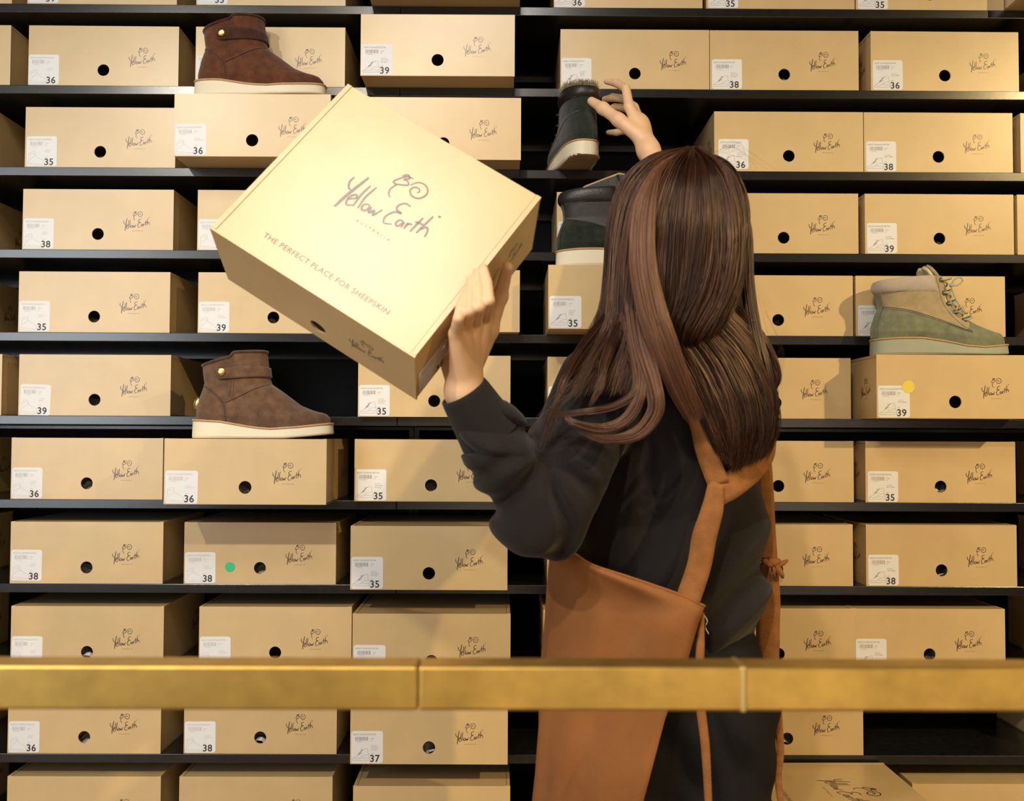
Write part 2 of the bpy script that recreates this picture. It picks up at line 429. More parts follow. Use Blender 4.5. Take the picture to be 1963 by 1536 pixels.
_v, _f = text_mesh('THE PERFECT PLACE FOR SHEEPSKIN', .0115, 1.08, 'CENTER')
TAG_LID = mk(place('lid_tagline', _v, _f, (W*.50, .030, H+.0001), (1, 0, 0), (0, 1, 0)), M['ink'])

# crumpled tissue inside, just behind the hole
def tissue_mesh(seed):
    r = np.random.default_rng(seed); mb = MB(); n = 12
    V = []; 
    for i in range(n+1):
        for j in range(n+1):
            x = W/2-.05+.1*i/n; y = .012+.10*j/n
            z = .012+.018*(j/n)+.010*r.random()+.012*math.sin(i*.9+seed)*math.cos(j*.7)
            V.append((x, y, max(z, .0045)))
    Fs = [(i*(n+1)+j, (i+1)*(n+1)+j, (i+1)*(n+1)+j+1, i*(n+1)+j+1) for i in range(n) for j in range(n)]
    me = bpy.data.meshes.new('tissue_paper'); me.from_pydata(V, [], Fs); me.update(); me.materials.append(M['tissue'])
    return me
TIS = [tissue_mesh(s) for s in range(4)]

# sticker
SW, SH = .0665, .0665
def rrect(x0, y0, x1, y1, r, n=5):
    pts = []
    for cx, cy, a0 in ((x1-r, y1-r, 0), (x0+r, y1-r, 90), (x0+r, y0+r, 180), (x1-r, y0+r, 270)):
        for k in range(n+1):
            a = math.radians(a0+90*k/n); pts.append((cx+r*math.cos(a), cy+r*math.sin(a)))
    return pts
_p = rrect(0, 0, SW, SH, .005)
def sticker_base(fold=False):
    mb = MB(); n = len(_p)
    mb.add([(x, -.0004, z) for x, z in _p]+[(x, -.0001, z) for x, z in _p], [tuple(range(n))[::-1]]+[(k, (k+1) % n, n+(k+1) % n, n+k) for k in range(n)])
    me = bpy.data.meshes.new('sticker'); me.from_pydata(mb.v, [], mb.f); me.update(); me.materials.append(M['sticker']); return me
STK = sticker_base()
def sticker_print(code, colour, kind, material):
    mb = MB()
    def tx(s, x, z, size, sp=1.0, bold=0):
        V, Fs = text_mesh(s, size, sp, 'LEFT', bold)
        if len(V): mb.add([(v[0]+x, -.0006, v[1]+z) for v in V], Fs)
    def st(pts, w=.0005):
        V, Fs = ribbon2d([(a*.001, b*.001) for a, b in pts], w, taper=False); mb.add([(v[0], -.0006, v[1]) for v in V], Fs)
    tx(code, .003, .0578, .0048)
    r = random.Random(code); x = .008
    while x < .036:
        wd = r.choice([.0004, .0007, .0011]); mb.add([(x, -.0006, .0465), (x+wd, -.0006, .0465), (x+wd, -.0006, .0545), (x, -.0006, .0545)], [(0, 1, 2, 3)]); x += wd+r.choice([.0006, .001, .0014])
    tx('9 331234 567890'[:11], .010, .0435, .0026)
    tx('MADE', .040, .0500, .0028); tx('AU', .040, .0460, .0028)
    tx('COLOUR', .041, .0350, .0028, 1.1)
    for i, wd in enumerate(colour.split('/')): tx(wd, .041, .0310-.0042*i, .0032)
    tx('SIZE', .041, .0195 if '/' not in colour else .0182, .0028)
    if kind == 0:   # ankle boot outline
        st([(4, 12), (5, 20), (4.5, 27), (10, 31), (18, 32), (19, 25), (25, 19), (34, 15), (38, 10), (38, 6), (20, 6.5), (4, 8), (4, 12)])
        st([(3.5, 8), (3.5, 4), (38, 3), (38.5, 6)]); st([(6, 25), (12, 27), (18.5, 27)]); st([(8, 12), (10, 18), (17, 22), (20, 24)])
    else:           # laced boot outline, toe left
        st([(4, 11), (10, 14), (18, 20), (24, 27), (34, 30), (35, 24), (37, 16), (38, 11), (24, 11.5), (12, 9.5), (4, 10)])
        st([(3, 10), (3.5, 6), (20, 6), (38, 7), (38.5, 11)]); st([(20, 13), (28, 17), (36, 18)])
        st([(13, 16), (17, 20), (21, 25), (25, 29)], .0012); st([(14, 20), (20, 23), (20, 29)], .0007); st([(16, 18), (23, 21)], .0007)
    me = bpy.data.meshes.new('sticker_print'); me.from_pydata(mb.v, [], mb.f); me.update(); me.materials.append(material); return me
PRINTS = {
 'A': sticker_print('GE301YLSAMMSGDP35N', 'BLACK', 0, M['pale_ink']),
 'B': sticker_print('GE301YLSAMMSGDPW72', 'CHOCOLATE', 0, M['pale_ink']),
 'C': sticker_print('GE301YLINAGSYDP196', 'NAVY BLUE/ANTIQUE', 1, M['grey_ink']),
 'D': sticker_print('GE301YLINAGSYDP172', 'BLACK/OLIVE', 1, M['grey_ink']),
 'E': sticker_print('GE301YLINAGSYDP275', 'LIGHT GREY/ANTIQUE', 1, M['grey_ink']),
 'F': sticker_print('GE301YLINAGSYDP190', 'MINT GREEN', 1, M['grey_ink'])}
NUM = {}
def num_mesh(n):
    if n not in NUM:
        V, Fs = text_mesh(n, .0205, 1.05, 'LEFT', .00035)
        NUM[n] = mk(place('size_number', V, Fs, (.0385, -.0007, .0030), (1, 0, 0), (0, 0, 1)), M['black_ink'])
    return NUM[n]
def disc(r, y=-.0008, n=28):
    me = bpy.data.meshes.new('dot'); me.from_pydata([(r*math.cos(2*math.pi*k/n), y, r*math.sin(2*math.pi*k/n)) for k in range(n)], [], [tuple(range(n))[::-1]])
    return me
G_ALL = 'kraft shoe boxes stocked on the black shelves'
def child(name, me, parent, loc=(0, 0, 0), rot=(0, 0, 0), label=None):
    o = bpy.data.objects.new(name, me); C.objects.link(o); o.parent = parent; o.location = loc; o.rotation_euler = rot
    if label: o['label'] = label
    return o
def shoebox(label, loc, size=None, col='A', hole=None, side=None, rot=(0, 0, 0), soff=(.0015, .0012), srot=0, lidart=False, group=G_ALL, dot=None, offc=False):
    # origin: middle of the bottom edge depth; geometry runs 0..W, 0..DP, 0..H
    t = empty('shoe_box', (0, 0, 0), label, 'shoe box', group)
    inner = Vector((-W/2, -DP/2, 0))
    def ch(name, me, parent=t, loc=(0, 0, 0), rot=(0, 0, 0), label=None):
        return child(name, me, parent, tuple((inner if parent is t else Vector((0, 0, 0)))+Vector(loc)), rot, label)
    ch('carton', CARTON); ch('lid', LID); ch('logo', LOGO)
    if side == 'R': ch('side_logo', SL_R)
    if side == 'L': ch('side_logo', SL_L)
    if lidart: ch('lid_logo', LOGO_LID); ch('lid_tagline', TAG_LID)
    if hole is not None: ch('tissue_paper', TIS[hole % 4], label='white tissue paper showing through the round hole')
    if size:
        s = ch('sticker', STK, t, (soff[0], 0, soff[1]), (0, srot, 0))
        child('sticker_print', PRINTS[col], s); child('size_number', num_mesh(size), s)
    if dot:
        c, x, z, r = dot; me = disc(r); me.materials.append(M[c]); ch('dot_sticker', me, t, (x, 0, z), label=c.replace('_dot', '')+' round dot sticker')
    mtx = loc
    t.matrix_world = loc @ Matrix.Diagonal((.994 if group else 1, 1, 1, 1))
    return t
ORD = ['first', 'second', 'third', 'fourth', 'fifth', 'sixth', 'seventh', 'eighth', 'ninth', 'tenth', 'eleventh']
def ymid(k): return 836-(shz(k)+H/2-1.25)*882
# (row, column, left px or world X of left edge, distance d, size, tissue, side art)
BX = [
 # column left of frame: world X of right edge
 (0,'Z',-1.088,2.2,None,None,None),(1,'Z',-1.088,2.2,None,None,'R'),(2,'Z',-1.13,2.2,None,None,'R'),(3,'Z',-1.17,2.2,None,None,'R'),(4,'Z',-1.192,2.2,None,None,'R'),
 (5,'Z',-1.093,2.2,None,None,'R'),(6,'Z',-1.198,2.2,None,None,'R'),(7,'Z',-1.205,2.2,None,None,'R'),(8,'Z',-1.21,2.2,None,None,'R'),(9,'Z',-1.205,2.2,None,None,'R'),(10,'Z',-1.2,2.2,None,None,'R'),
 (0,'A',52,2.2,'39',None,None),(1,'A',53,2.2,'36',0,None),(2,'A',47,2.2,'35',1,None),(3,'A',42,2.2,'38',None,None),(4,'A',34,2.2,'35',2,'R'),(5,'A',34,2.2,'39',0,None),
 (6,'A',20,2.2,'36',1,None),(7,'A',18,2.2,'38',2,None),(8,'A',19,2.2,'38',3,'R'),(9,'A',14,2.2,'36',0,None),(10,'A',12,2.2,'37',None,None),
 (0,'B',376,2.2,'35',None,None),(1,'B',374,2.2,'38',None,None),(2,'B',333,2.106,'36',None,None),(3,'B',377,2.2,'36',None,None),(4,'B',378,2.2,'39',1,None),
 (6,'B',313,2.055,'36',2,'R'),(7,'B',352,2.2,'38',0,None),(8,'B',380,2.2,'38',None,None),(9,'B',352,2.2,'38',3,None),(10,'B',342,2.2,'39',None,None),
 (0,'C',704,2.13,None,None,None),(1,'C',691,2.127,'39',1,None),(2,'C',700,2.12,'36',None,None),(4,'C',700,2.15,'38',None,None),(5,'C',685,2.18,'35',None,None),(6,'C',679,2.17,'35',0,None),
 (7,'C',671,2.125,'35',None,None),(8,'C',674,2.12,'38',2,None),(9,'C',671,2.133,'37',1,None),(10,'C',675,2.144,'37',None,None),
 (0,'D',1062,2.2,'36',None,None),(1,'D',1074,2.2,'38',None,None),(3,'D',1067,2.2,'37',None,None),(4,'D',1050,2.08,'35',None,None),(5,'D',1049,2.2,'37',None,None),(7,'D',1048,2.2,'36',None,None),(8,'D',1040,2.17,'38',None,None),
 (0,'E',1354,2.2,'35',None,None),(1,'E',1361,2.2,'38',2,None),(2,'E',1369,2.2,'36',3,'L'),(3,'E',1359,2.2,'37',None,None),(4,'E',1347,2.2,'36',0,None),(5,'E',1343,2.2,'38',1,None),
 (6,'E',1347,2.2,'35',None,None),(7,'E',1345,2.2,'39',1,None),(8,'E',1347,2.2,'36',None,None),(9,'E',1363,2.2,'37',3,None),
 (0,'F',1640,2.2,'35',None,None),(1,'F',1668,2.2,'36',0,'L'),(2,'F',1656,2.2,'38',1,None),(3,'F',1657,2.2,'39',2,None),(4,'F',1640,2.2,'38',None,None),(5,'F',1680,2.10,'39',None,'L'),
 (6,'F',1658,2.2,'35',3,'L'),(7,'F',1660,2.2,'38',1,'L'),(8,'F',1637,2.2,'37',2,None),(10,'F',1749,2.164,'38',None,None),
 (0,'G',1.100,2.14,None,None,None),(1,'G',1.268,2.2,None,None,'L'),(2,'G',1956,2.2,'36',None,None),(3,'G',1950,2.2,'37',None,None),(4,'G',1.262,2.2,None,None,'L'),
 (6,'G',1.262,2.2,None,None,'L'),(7,'G',1.264,2.2,None,None,'L'),(8,'G',1.236,2.2,None,None,'L'),(9,'G',1.205,2.2,None,None,'L')]
rows = {}
for b in BX: rows.setdefault(b[0], []).append(b)
extra = {(0,'Z'):'cut by the left edge', (5,'A'):'torn', }
for k, lst in rows.items():
    names = 'ZABCDEFG'; lst.sort(key=lambda b: names.index(b[1]))
    for i, (r, c, xl, d, size, hole, side) in enumerate(lst):
        if c == 'Z': X = xl-W
        elif c == 'G' and xl < 10: X = xl
        else:
            zc = shz(r)+H/2; ypx = 836-(zc-1.25)*F_PX/d; X = P(xl, ypx, d)[0]
        Y = d-2.2+.0015
        yaw = random.uniform(-.006, .006) if c not in 'G' else 0
        yr = {(5,'F'):.0, (6,'B'):0}.get((r, c), yaw)
        vis = size if (c not in 'ZG' and not (r == 0 and c == 'C')) else None
        if (r, c) in ((10,'A'),(10,'B'),(10,'C'),(10,'F'),(9,'E'),(8,'E'),(7,'E'),(6,'E'),(5,'E'),(4,'E'),(3,'E'),(0,'C'),(2,'C'),(4,'C'),(8,'A'),(8,'B'),(8,'C'),(3,'D'),(5,'D'),(7,'D'),(8,'D'),(8,'F'),(1,'B'),(3,'B'),(1,'D'),(4,'F')): shown = None
        else: shown = vis
        where = 'on %s shelf from top, %s box from left' % (ORD[r], ORD[i])
        if (r, c) == (5, 'F'): lab = 'kraft shoe box with yellow dot sticker and size 39, under the green boot'
        elif (r, c) == (7, 'B'): lab = 'kraft shoe box with green dot sticker beside the size 38 label'
        elif (r, c) == (2, 'B'): lab = 'kraft shoe box sized 36 jutting out under the chocolate boot'
        elif (r, c) == (6, 'B'): lab = 'kraft shoe box sized 36 jutting out under the taupe boot'
        elif (r, c) == (4, 'D'): lab = 'kraft shoe box sized 35 jutting out under the black boot'
        elif shown: lab = 'kraft shoe box with size %s sticker, %s' % (shown, where)
        elif c == 'Z': lab = 'kraft shoe box cut by left frame edge, on %s shelf from top' % ORD[r]
        elif c == 'G': lab = 'kraft shoe box cut by right frame edge, on %s shelf from top' % ORD[r]
        else: lab = 'partly hidden kraft shoe box, %s' % where
        mtx = Matrix.Translation((X+W/2, Y+DP/2, shz(r)+.0003)) @ Matrix.Rotation(yr, 4, 'Z')
        so = (.0045, .0012) if c in 'EF' else (.0025, .0016)
        if (r, c) == (2, 'E'): so = (.009, .0045)
        if (r, c) == (2, 'A'): so = (.004, .0012)
        if r in (7,) and c == 'A': so = (.002, .006)
        if (r, c) == (1, 'A'): so = (.001, .0012)
        dot = None
        if (r, c) == (5, 'F'): dot = ('yellow_dot', .0665, .0655, .0132); so = (.003, .0012)
        if (r, c) == (7, 'B'): dot = ('green_dot', .100, .0365, .0105)
        shoebox(lab, mtx, vis, {'Z': 'A', 'G': 'F'}.get(c, c), hole, side, soff=so, dot=dot, srot=(.03 if (r, c) == (5, 'A') else random.uniform(-.008, .008)))
# the box laid sideways at the bottom, front towards the left
mtx = Matrix.Translation((.664, -.012-W/2, .4215)) @ Matrix.Rotation(-math.pi/2+.01, 4, 'Z')
pl = empty('display_plinth', (.664, -.18, 0), 'low black plinth under the sideways shoe box, below the frame', 'plinth')
MB().box((-.135, -.15, 0), (.135, .15, .4210)).build('block', M['shelf'], pl, bevel=.002)
shoebox('kraft shoe box turned sideways, lid logo visible, pulled out beside the trousers', mtx, None, 'E', lidart=True, group=None)
# the box held up in the left hand
RB = np.array([[.83544771, .54600425, .0625019], [-.15317566, .34056644, -.92765927], [-.52779195, .76543704, .36816001]])
TB = np.array([-.39904545, -.75012741, .22356643]); TB[2] += 1.25; TB[2] += 0
mx = Matrix.Identity(4)
for i in range(3):
    for j in range(3): mx[i][j] = RB[i][j]
    mx[i][3] = TB[i]
mx = mx @ Matrix.Translation((W/2, DP/2, 0))
shoebox("pale-lit kraft shoe box held up tilted in the woman's left hand", mx, None, 'A', side='R', lidart=True, group=None)
hb = [o for o in bpy.data.objects if o.get('label', '').startswith('pale-lit kraft')][0]
st_ = child('sticker', STK, hb, (W/2-.0009, -DP/2+.008, .004), (0, 0, math.pi/2)); child('sticker_print', PRINTS['A'], st_); child('size_number', num_mesh('36'), st_)

# ------------------------------------------------------------------ boots
class Boot:
    """side profile in metres (x heel->toe, z up); rows run from the sole line to the collar line"""
    def __init__(s, s0, bk, fr, ws, sole_top, sole_bot, L, collar=None, e=.82):
        s.bk = np.array(bk, float)*s0; s.fr = np.array(fr, float)*s0; s.ws = ws; s.st = np.array(sole_top)*s0; s.sb = np.array(sole_bot)*s0
        s.L = L; s.e = e; s.collar = collar; s.s0 = s0
    def row(s, v):
        zb = s.bk[0, 1]+(s.bk[-1, 1]-s.bk[0, 1])*v; zf = s.fr[0, 1]+(s.fr[-1, 1]-s.fr[0, 1])*v
        return (np.interp(zb, s.bk[:, 1], s.bk[:, 0]), zb), (np.interp(zf, s.fr[:, 1], s.fr[:, 0]), zf)
    def width(s, v, x):
        w0 = np.interp(v, [a for a, b in s.ws], [b for a, b in s.ws]); f = x/s.L
        ball = 1+.22*math.exp(-((f-.68)/.2)**2)-.04*math.exp(-((f-.35)/.15)**2)
        return w0*(1+(ball-1)*max(0, 1-v*1.6))
    def pt(s, v, th, off=0):
        (bx, bz), (fx, fz) = s.row(v); c = math.cos(th); sn = math.sin(th)
        cc = math.copysign(abs(c)**s.e, c); ss = math.copysign(abs(sn)**s.e, sn)
        x = (bx+fx)/2-(fx-bx)/2*cc; u = (x-bx)/(fx-bx); z = bz+(fz-bz)*u
        if v < 1:
            lin = s.st[0, 1]+(s.st[-1, 1]-s.st[0, 1])*np.clip((x-s.st[0, 0])/(s.st[-1, 0]-s.st[0, 0]), 0, 1)
            z += (np.interp(x, s.st[:, 0], s.st[:, 1])-lin)*(1-v)**4
        if s.collar: z += s.collar(u, v)
        w = s.width(v, x)
        nx, ny = -cc*w, -ss*(fx-bx)/2; nn = math.hypot(nx, ny)+1e-9
        return np.array([x+off*nx/nn, -w*ss+off*ny/nn, z])
    def inv(s, x, z):
        v = .5
        for _ in range(30):
            (bx, bz), (fx, fz) = s.row(v); u = np.clip((x-bx)/(fx-bx), .001, .999); zz = bz+(fz-bz)*u
            (b2, bz2), (f2, fz2) = s.row(min(1, v+.01)); dz = (bz2+(fz2-bz2)*u-zz)/.01
            v = float(np.clip(v+(z-zz)/max(dz, .02)*.8, 0, 1))
        c = 1-2*u; cc = math.copysign(abs(c)**(1/s.e), c)
        return v, math.acos(np.clip(cc, -1, 1))
    def on(s, x, z, off=.001, far=False):
        v, th = s.inv(x*s.s0, z*s.s0); p = s.pt(v, th, off)
        if far: p = p*np.array([1, -1, 1])
        return p
    def patch(s, name, vlo, vhi, th0, th1, nv, nth, mat_, par, off=0, prof=None, closed=False):
        g = []
        for i in range(nv+1):
            rowp = []
            for j in range(nth+1):
                th = th0+(th1-th0)*j/nth; a = vlo(th) if callable(vlo) else vlo; b = vhi(th) if callable(vhi) else vhi
                rowp.append(s.pt(a+(b-a)*i/nv, th, off+(prof(i/nv, j/nth) if prof else 0)))
            g.append(rowp)
        V, Fs = grid(g); return mesh(name, V, [f[::-1] for f in Fs], mat_, par, True)
    def line(s, name, pts, mat_, par, r=.0006, dash=0, off=.0012, n=None):
        q = spline([(x, 0, z) for x, z in pts], n or 10*len(pts)); mb = MB(); P3 = [s.on(a[0], a[2], off) for a in q]
        if dash:
            for i in range(0, len(P3)-1, 2): mb.tube([P3[i], P3[i+1]], r, 5)
        else: mb.tube(P3, r, 5)
        return mb.build(name, mat_, par, True)
    def sole(s, par, m_sole, m_welt, grow=.004, tread=None, wel_r=.0024):
        n = 72; top = []; bot = []; mid = []
        x0, x1 = s.st[0, 0]-.001, s.st[-1, 0]+.001; wb = s.ws[0][1]+grow
        for k in range(n):
            th = 2*math.pi*k/n; c, sn = math.cos(th), math.sin(th); e = .72
            cc = math.copysign(abs(c)**e, c); ss = math.copysign(abs(sn)**e, sn)
            x = (x0+x1)/2-(x1-x0)/2*cc; w = s.width(0, x)+grow
            zt = np.interp(x, s.st[:, 0], s.st[:, 1]); zb = np.interp(x, s.sb[:, 0], s.sb[:, 1])
            xo = x+(.0015 if c < 0 else -.0010)*abs(c)
            top.append((x, -w*ss, zt)); mid.append((xo, -(w+.0016)*ss, zt*.15+zb*.85)); bot.append((xo*1.0, -(w-.001)*ss, zb))
        rings = [top, mid, bot]; V = [p for r_ in rings for p in r_]
        Fs = [(i*n+k, (i+1)*n+k, (i+1)*n+(k+1) % n, i*n+(k+1) % n) for i in range(2) for k in range(n)]
        Fs += [tuple(range(n)), tuple(2*n+k for k in range(n-1, -1, -1))]
        o = mesh('sole', V, Fs, m_sole, par, False)
        bv = o.modifiers.new('b', 'BEVEL'); bv.width = .002; bv.segments = 2; bv.limit_method = 'ANGLE'; bv.angle_limit = .7
        MB().tube([np.array(p)+np.array([0, 0, .0008]) for p in top]+[np.array(top[0])+np.array([0, 0, .0008])], wel_r, 6, False).build('welt', m_welt, par, True)
        if tread:
            mb = MB()
            zb0 = min(p[2] for p in bot)
            for i in range(26):
                x = x0+.006+(x1-x0-.012)*i/25; w = s.width(0, x)+grow-.006
                w *= min(1, (1-abs(2*(i+.5)/26-1)**3)**.45+.25)
                zb = np.interp(x, s.sb[:, 0], s.sb[:, 1])
                mb.box((x-.0032, -w, zb-.0006), (x+.0032, w, zb+.002))
            mb.build('tread', tread, par)
        return o

def crop(pts, ox, oz): return [(x-ox, oz-y) for x, y in pts]
def strap_boot(label, mtx, m_up, m_trim, group=None, s0=.288/1635, flat=False, badge=True):
    ox, oz = 140, 1190
    bk = crop([(172,975),(172,880),(215,700),(268,560),(250,430),(245,345)], ox, oz)
    fr = crop([(1745,1010),(1742,950),(1690,890),(1560,855),(1400,790),(1200,650),(1050,550),(1022,455),(1005,330),(985,200)], ox, oz)
    st = crop([(142,982),(500,1000),(900,1068),(1100,1082),(1400,1060),(1765,1018)], ox, oz)
    sb = crop([(142,1190),(1250,1188),(1500,1165),(1775,1132)], ox, oz)
    def collar(u, v):
        if v < .8: return 0
        k = (v-.8)/.2; step = .5+.5*math.tanh((u-.54)/.014)
        return k*s0*(step*(78-50*max(0, u-.5)/.5)+(1-step)*27*min(1, u/.5))
    t = empty('ankle_boot', (0, 0, 0), label, 'boot', group)
    b = Boot(s0, bk, fr, [(0, .037), (.12, .042), (.3, .040), (.55, .036), (.8, .040), (1, .043)], st, sb, .288, collar)
    # whole upper
    b.patch('upper', 0, 1, 0, 2*math.pi, 44, 96, m_up, t)
    # rolled collar binding and lining
    ring = [b.pt(1, 2*math.pi*k/96, 0) for k in range(97)]
    MB().tube(ring, .0030, 8, False).build('collar_binding', m_trim, t, True)
    b.patch('lining', .55, 1, 0, 2*math.pi, 8, 64, m_trim, t, off=-.004)
    # strap round the ankle with stud
    thb = b.inv(.262*.5*0+ (455-ox)*s0, (oz-425)*s0)[1]
    vlo = lambda th: np.interp(th if th < math.pi else 2*math.pi-th, [thb, math.pi], [.700, .657]); vhi = lambda th: np.interp(th if th < math.pi else 2*math.pi-th, [thb, math.pi], [.872, .800])
    def shrink(lo):
        def f(th):
            q = max(0, 1-(th-thb)/.16) if th < math.pi else 0
            c_ = (vlo(th)+vhi(th))/2; hw = (vhi(th)-vlo(th))/2*math.sqrt(max(.0, 1-q*q)+.0001); return c_-hw if lo else c_+hw
        return f
    solid(b.patch('strap', shrink(True), shrink(False), thb, 2*math.pi-1.3, 5, 70, m_trim if m_trim is M['suede_choc2'] else m_up, t, off=.0028), .0022)
    p = b.on(525-ox, oz-422, .0045); bm = bmesh.new(); bmesh.ops.create_uvsphere(bm, u_segments=20, v_segments=10, radius=.0088)
    for v in bm.verts: v.co = Vector((v.co.x+p[0], v.co.y*.42+p[1], v.co.z+p[2]))
    me = bpy.data.meshes.new('stud'); bm.to_mesh(me); bm.free(); link('stud', me, M['gold'], t, True)['label'] = 'round gold stud'
    sm = M['stitch']
    mb = MB()
    def seam(pts, dash=1, r=.0006, off=.001, n=None):
        q = spline([(x-ox, 0, oz-y) for x, y in pts], n or 14*len(pts)); P3 = [b.on(a[0], a[2], off) for a in q]
        mb = MB()
        if dash:
            for i in range(0, len(P3)-1, 2): mb.tube([P3[i], P3[i+1]], r, 5)
        else: mb.tube(P3, r, 5)
        mb.build('seam' if dash else 'panel_edge', sm if dash else m_trim, t, True)
    seam([(262,555),(380,620),(500,720),(555,800),(570,960)]); seam([(270,575),(375,640),(485,735),(540,810),(555,960)])
    seam([(625,515),(618,610),(605,700)]); seam([(652,515),(652,600),(650,690)])
    seam([(560,765),(700,700),(880,610),(1035,548)], 1, .0007); seam([(1005,340),(900,345),(700,355),(480,362)], 1, .0004, .0042)
    seam([(1022,458),(900,470),(700,487),(490,486)], 1, .0004, .0042)
    seam([(260,360),(400,325),(625,288)]); seam([(655,330),(665,270),(740,225),(985,208)])
    # raised edge of the heel panel and vamp
    mb = MB()
    seam([(560,772),(700,708),(880,618),(1038,556)], 0, .0013, .0002); seam([(262,565),(378,632),(492,728),(548,805),(563,970)], 0, .0011, .0002)
    if badge:
        mb = MB(); q = [b.pt(vv, 0.02, .002) for vv in (.20, .27, .34, .42)]
        mb.tube(q, [.004, .008, .008, .004], 10); o = mb.build('heel_badge', M['gold'], t, True); o['label'] = 'gold oval badge on heel'
    b.sole(t, M['sole'], M['welt'], grow=.0035, tread=None)
    t.matrix_world = mtx
    return t

def lace_boot(label, mtx, mv, ms, mc, msole, mlace, mst, group=None, s0=.292/1838, tread=None, tongue='fleece', fur=False, gold=False, lacebow=True):
    ox, oz = 100, 1330
    bk = crop([(108,1115),(110,950),(160,800),(208,690),(190,560),(150,455),(150,340)], ox, oz)
    fr = crop([(1882,1172),(1870,1090),(1820,1025),(1700,985),(1500,905),(1300,808),(1180,640),(1090,450),(1035,320)], ox, oz)
    st = crop([(104,1128),(400,1112),(700,1112),(1000,1160),(1250,1218),(1500,1232),(1905,1186)], ox, oz)
    sb = crop([(104,1330),(1500,1330),(1700,1322),(1940,1302)], ox, oz)
    def collar(u, v): return 0 if v < .7 else (v-.7)/.3*s0*(42*math.sin(math.pi*min(1, u*.62))+ 10*u)
    t = empty('lace_up_boot', (0, 0, 0), label, 'boot', group)
    b = Boot(s0, bk, fr, [(0, .038), (.12, .043), (.3, .041), (.55, .036), (.8, .039), (1, .040)], st, sb, .292, collar)
    us = [0, .36, .55, .71, .77, .88, 1]; vs = [.545, .46, .35, .205, .25, .32, .42]
    def split(th):
        a = th if th <= math.pi else 2*math.pi-th; u = .5-.5*math.copysign(abs(math.cos(a))**b.e, math.cos(a)); return float(np.interp(u, us, vs))
    b.patch('vamp', 0, split, 0, 2*math.pi, 26, 140, mv, t)
    b.patch('shaft', split, 1, 0, 2*math.pi, 24, 140, ms, t, off=.0006)
    b.patch('lining', .5, .995, 0, 2*math.pi, 8, 64, M['fleece'] if tongue == 'fleece' else mc, t, off=-.004)
    # heel strip
    hs = MB(); g = []
    for i in range(17):
        v = .02+.80*i/16; g.append([b.pt(v, th, .0018) for th in np.linspace(-.34, .34, 7)])
    V, Fs = grid(g); mesh('heel_strip', V, [f[::-1] for f in Fs], mv, t, True)
    # padded collar
    def thu(u): c = 1-2*u; return math.acos(math.copysign(abs(c)**(1/b.e), c))
    te = thu(.80)
    vl = lambda th: .80+.04*abs(math.sin(th/2)) if True else 0
    g = []
    for i in range(11):
        rowp = []
        for j in range(61):
            th = -te+2*te*j/60; f = i/10; endf = min(1, (1-abs(2*j/60-1))*14)
            v = .79+(.995-.79)*f; bul = .0042*math.sin(math.pi*f)**.6*endf**.5
            rowp.append(b.pt(v, th, .0012+bul))
        g.append(rowp)
    V, Fs = grid(g); mesh('collar', V, [f[::-1] for f in Fs], mc, t, True)
    # tongue
    def tz(pts, w, m_, nm, lift=0):
        q = spline([(x-ox, 0, oz-y) for x, y in pts], 14)*s0; g = []
        for i, p in enumerate(q):
            ww = w*(1 if i < 10 else math.sqrt(max(.05, 1-((i-9)/4.3)**2)))
            g.append([(p[0]+.006*(1-abs(a))-.004, a*ww, p[2]) for a in np.linspace(-1, 1, 9)])
        V, Fs = grid(g); return solid(mesh(nm, V, Fs, m_, t, True), .006 if tongue == 'fleece' else .004, 0)
    if tongue == 'fleece':
        tz([(1240,830),(1120,650),(1010,430),(960,290),(900,200),(850,120)], .028, ms, 'tongue')
        tz([(1180,800),(1060,640),(950,430),(880,290),(830,210),(790,150)], .030, M['fleece'], 'tongue_lining')
    else:
        tz([(1240,830),(1120,650),(1010,430),(985,330),(965,290),(940,255)] if fur else [(1240,830),(1120,650),(1010,430),(985,300),(960,200),(900,60)], .032, mc, 'tongue')
    if tongue == 'leather' and not fur:
        q = [(455,330),(455,280),(480,262),(700,175),(926,88),(1000,100),(990,330)]
        n_ = len(q); V = [((x-ox)*s0, y_, (oz-z)*s0) for y_ in (-.020, -.015) for x, z in q]
        mesh('tongue_flap', V, [tuple(range(n_)), tuple(range(2*n_-1, n_-1, -1))]+[(i, i+n_, (i+1) % n_+n_, (i+1) % n_) for i in range(n_)], mc, t)
        MB().tube([((x-ox)*s0, -.0175, (oz-z)*s0) for x, z in q[1:6]], .0030, 6).build('flap_piping', M['welt'], t, True)
    # stitching
    mb = MB()
    def seam(pts, dash=1, r=.0006, off=.0012, n=None, both=False):
        q = spline([(x-ox, 0, oz-y) for x, y in pts], n or 16*len(pts))
        for far in ((False, True) if both else (False,)):
            P3 = [b.on(a[0], a[2], off, far) for a in q]
            mb = MB()
            if dash:
                for i in range(0, len(P3)-1, 2): mb.tube([P3[i], P3[i+1]], r, 5)
            else: mb.tube(P3, r, 5)
            mb.build('seam', mst, t, True)
    seam([(225,682),(500,735),(600,762),(900,862),(1150,950),(1330,1000)], 0, .0008, .0012, both=True)
    seam([(225,700),(500,755),(600,782),(900,882),(1150,968),(1330,1015)], 1, .0006, .0008, n=110)
    seam([(215,498),(400,480),(600,462),(840,435),(880,380),(885,290)], 1, .0006, .0022, both=True); seam([(215,514),(400,497),(600,478),(850,455)], 1, .0006, .0022)
    seam([(905,390),(925,500),(975,640),(1080,800),(1200,920),(1300,985)], 1, .0006, .0018, both=True)
    ey = [(955,372),(992,516),(1050,645),(1140,755),(1248,855)]; eyem = MB()
    EP = []
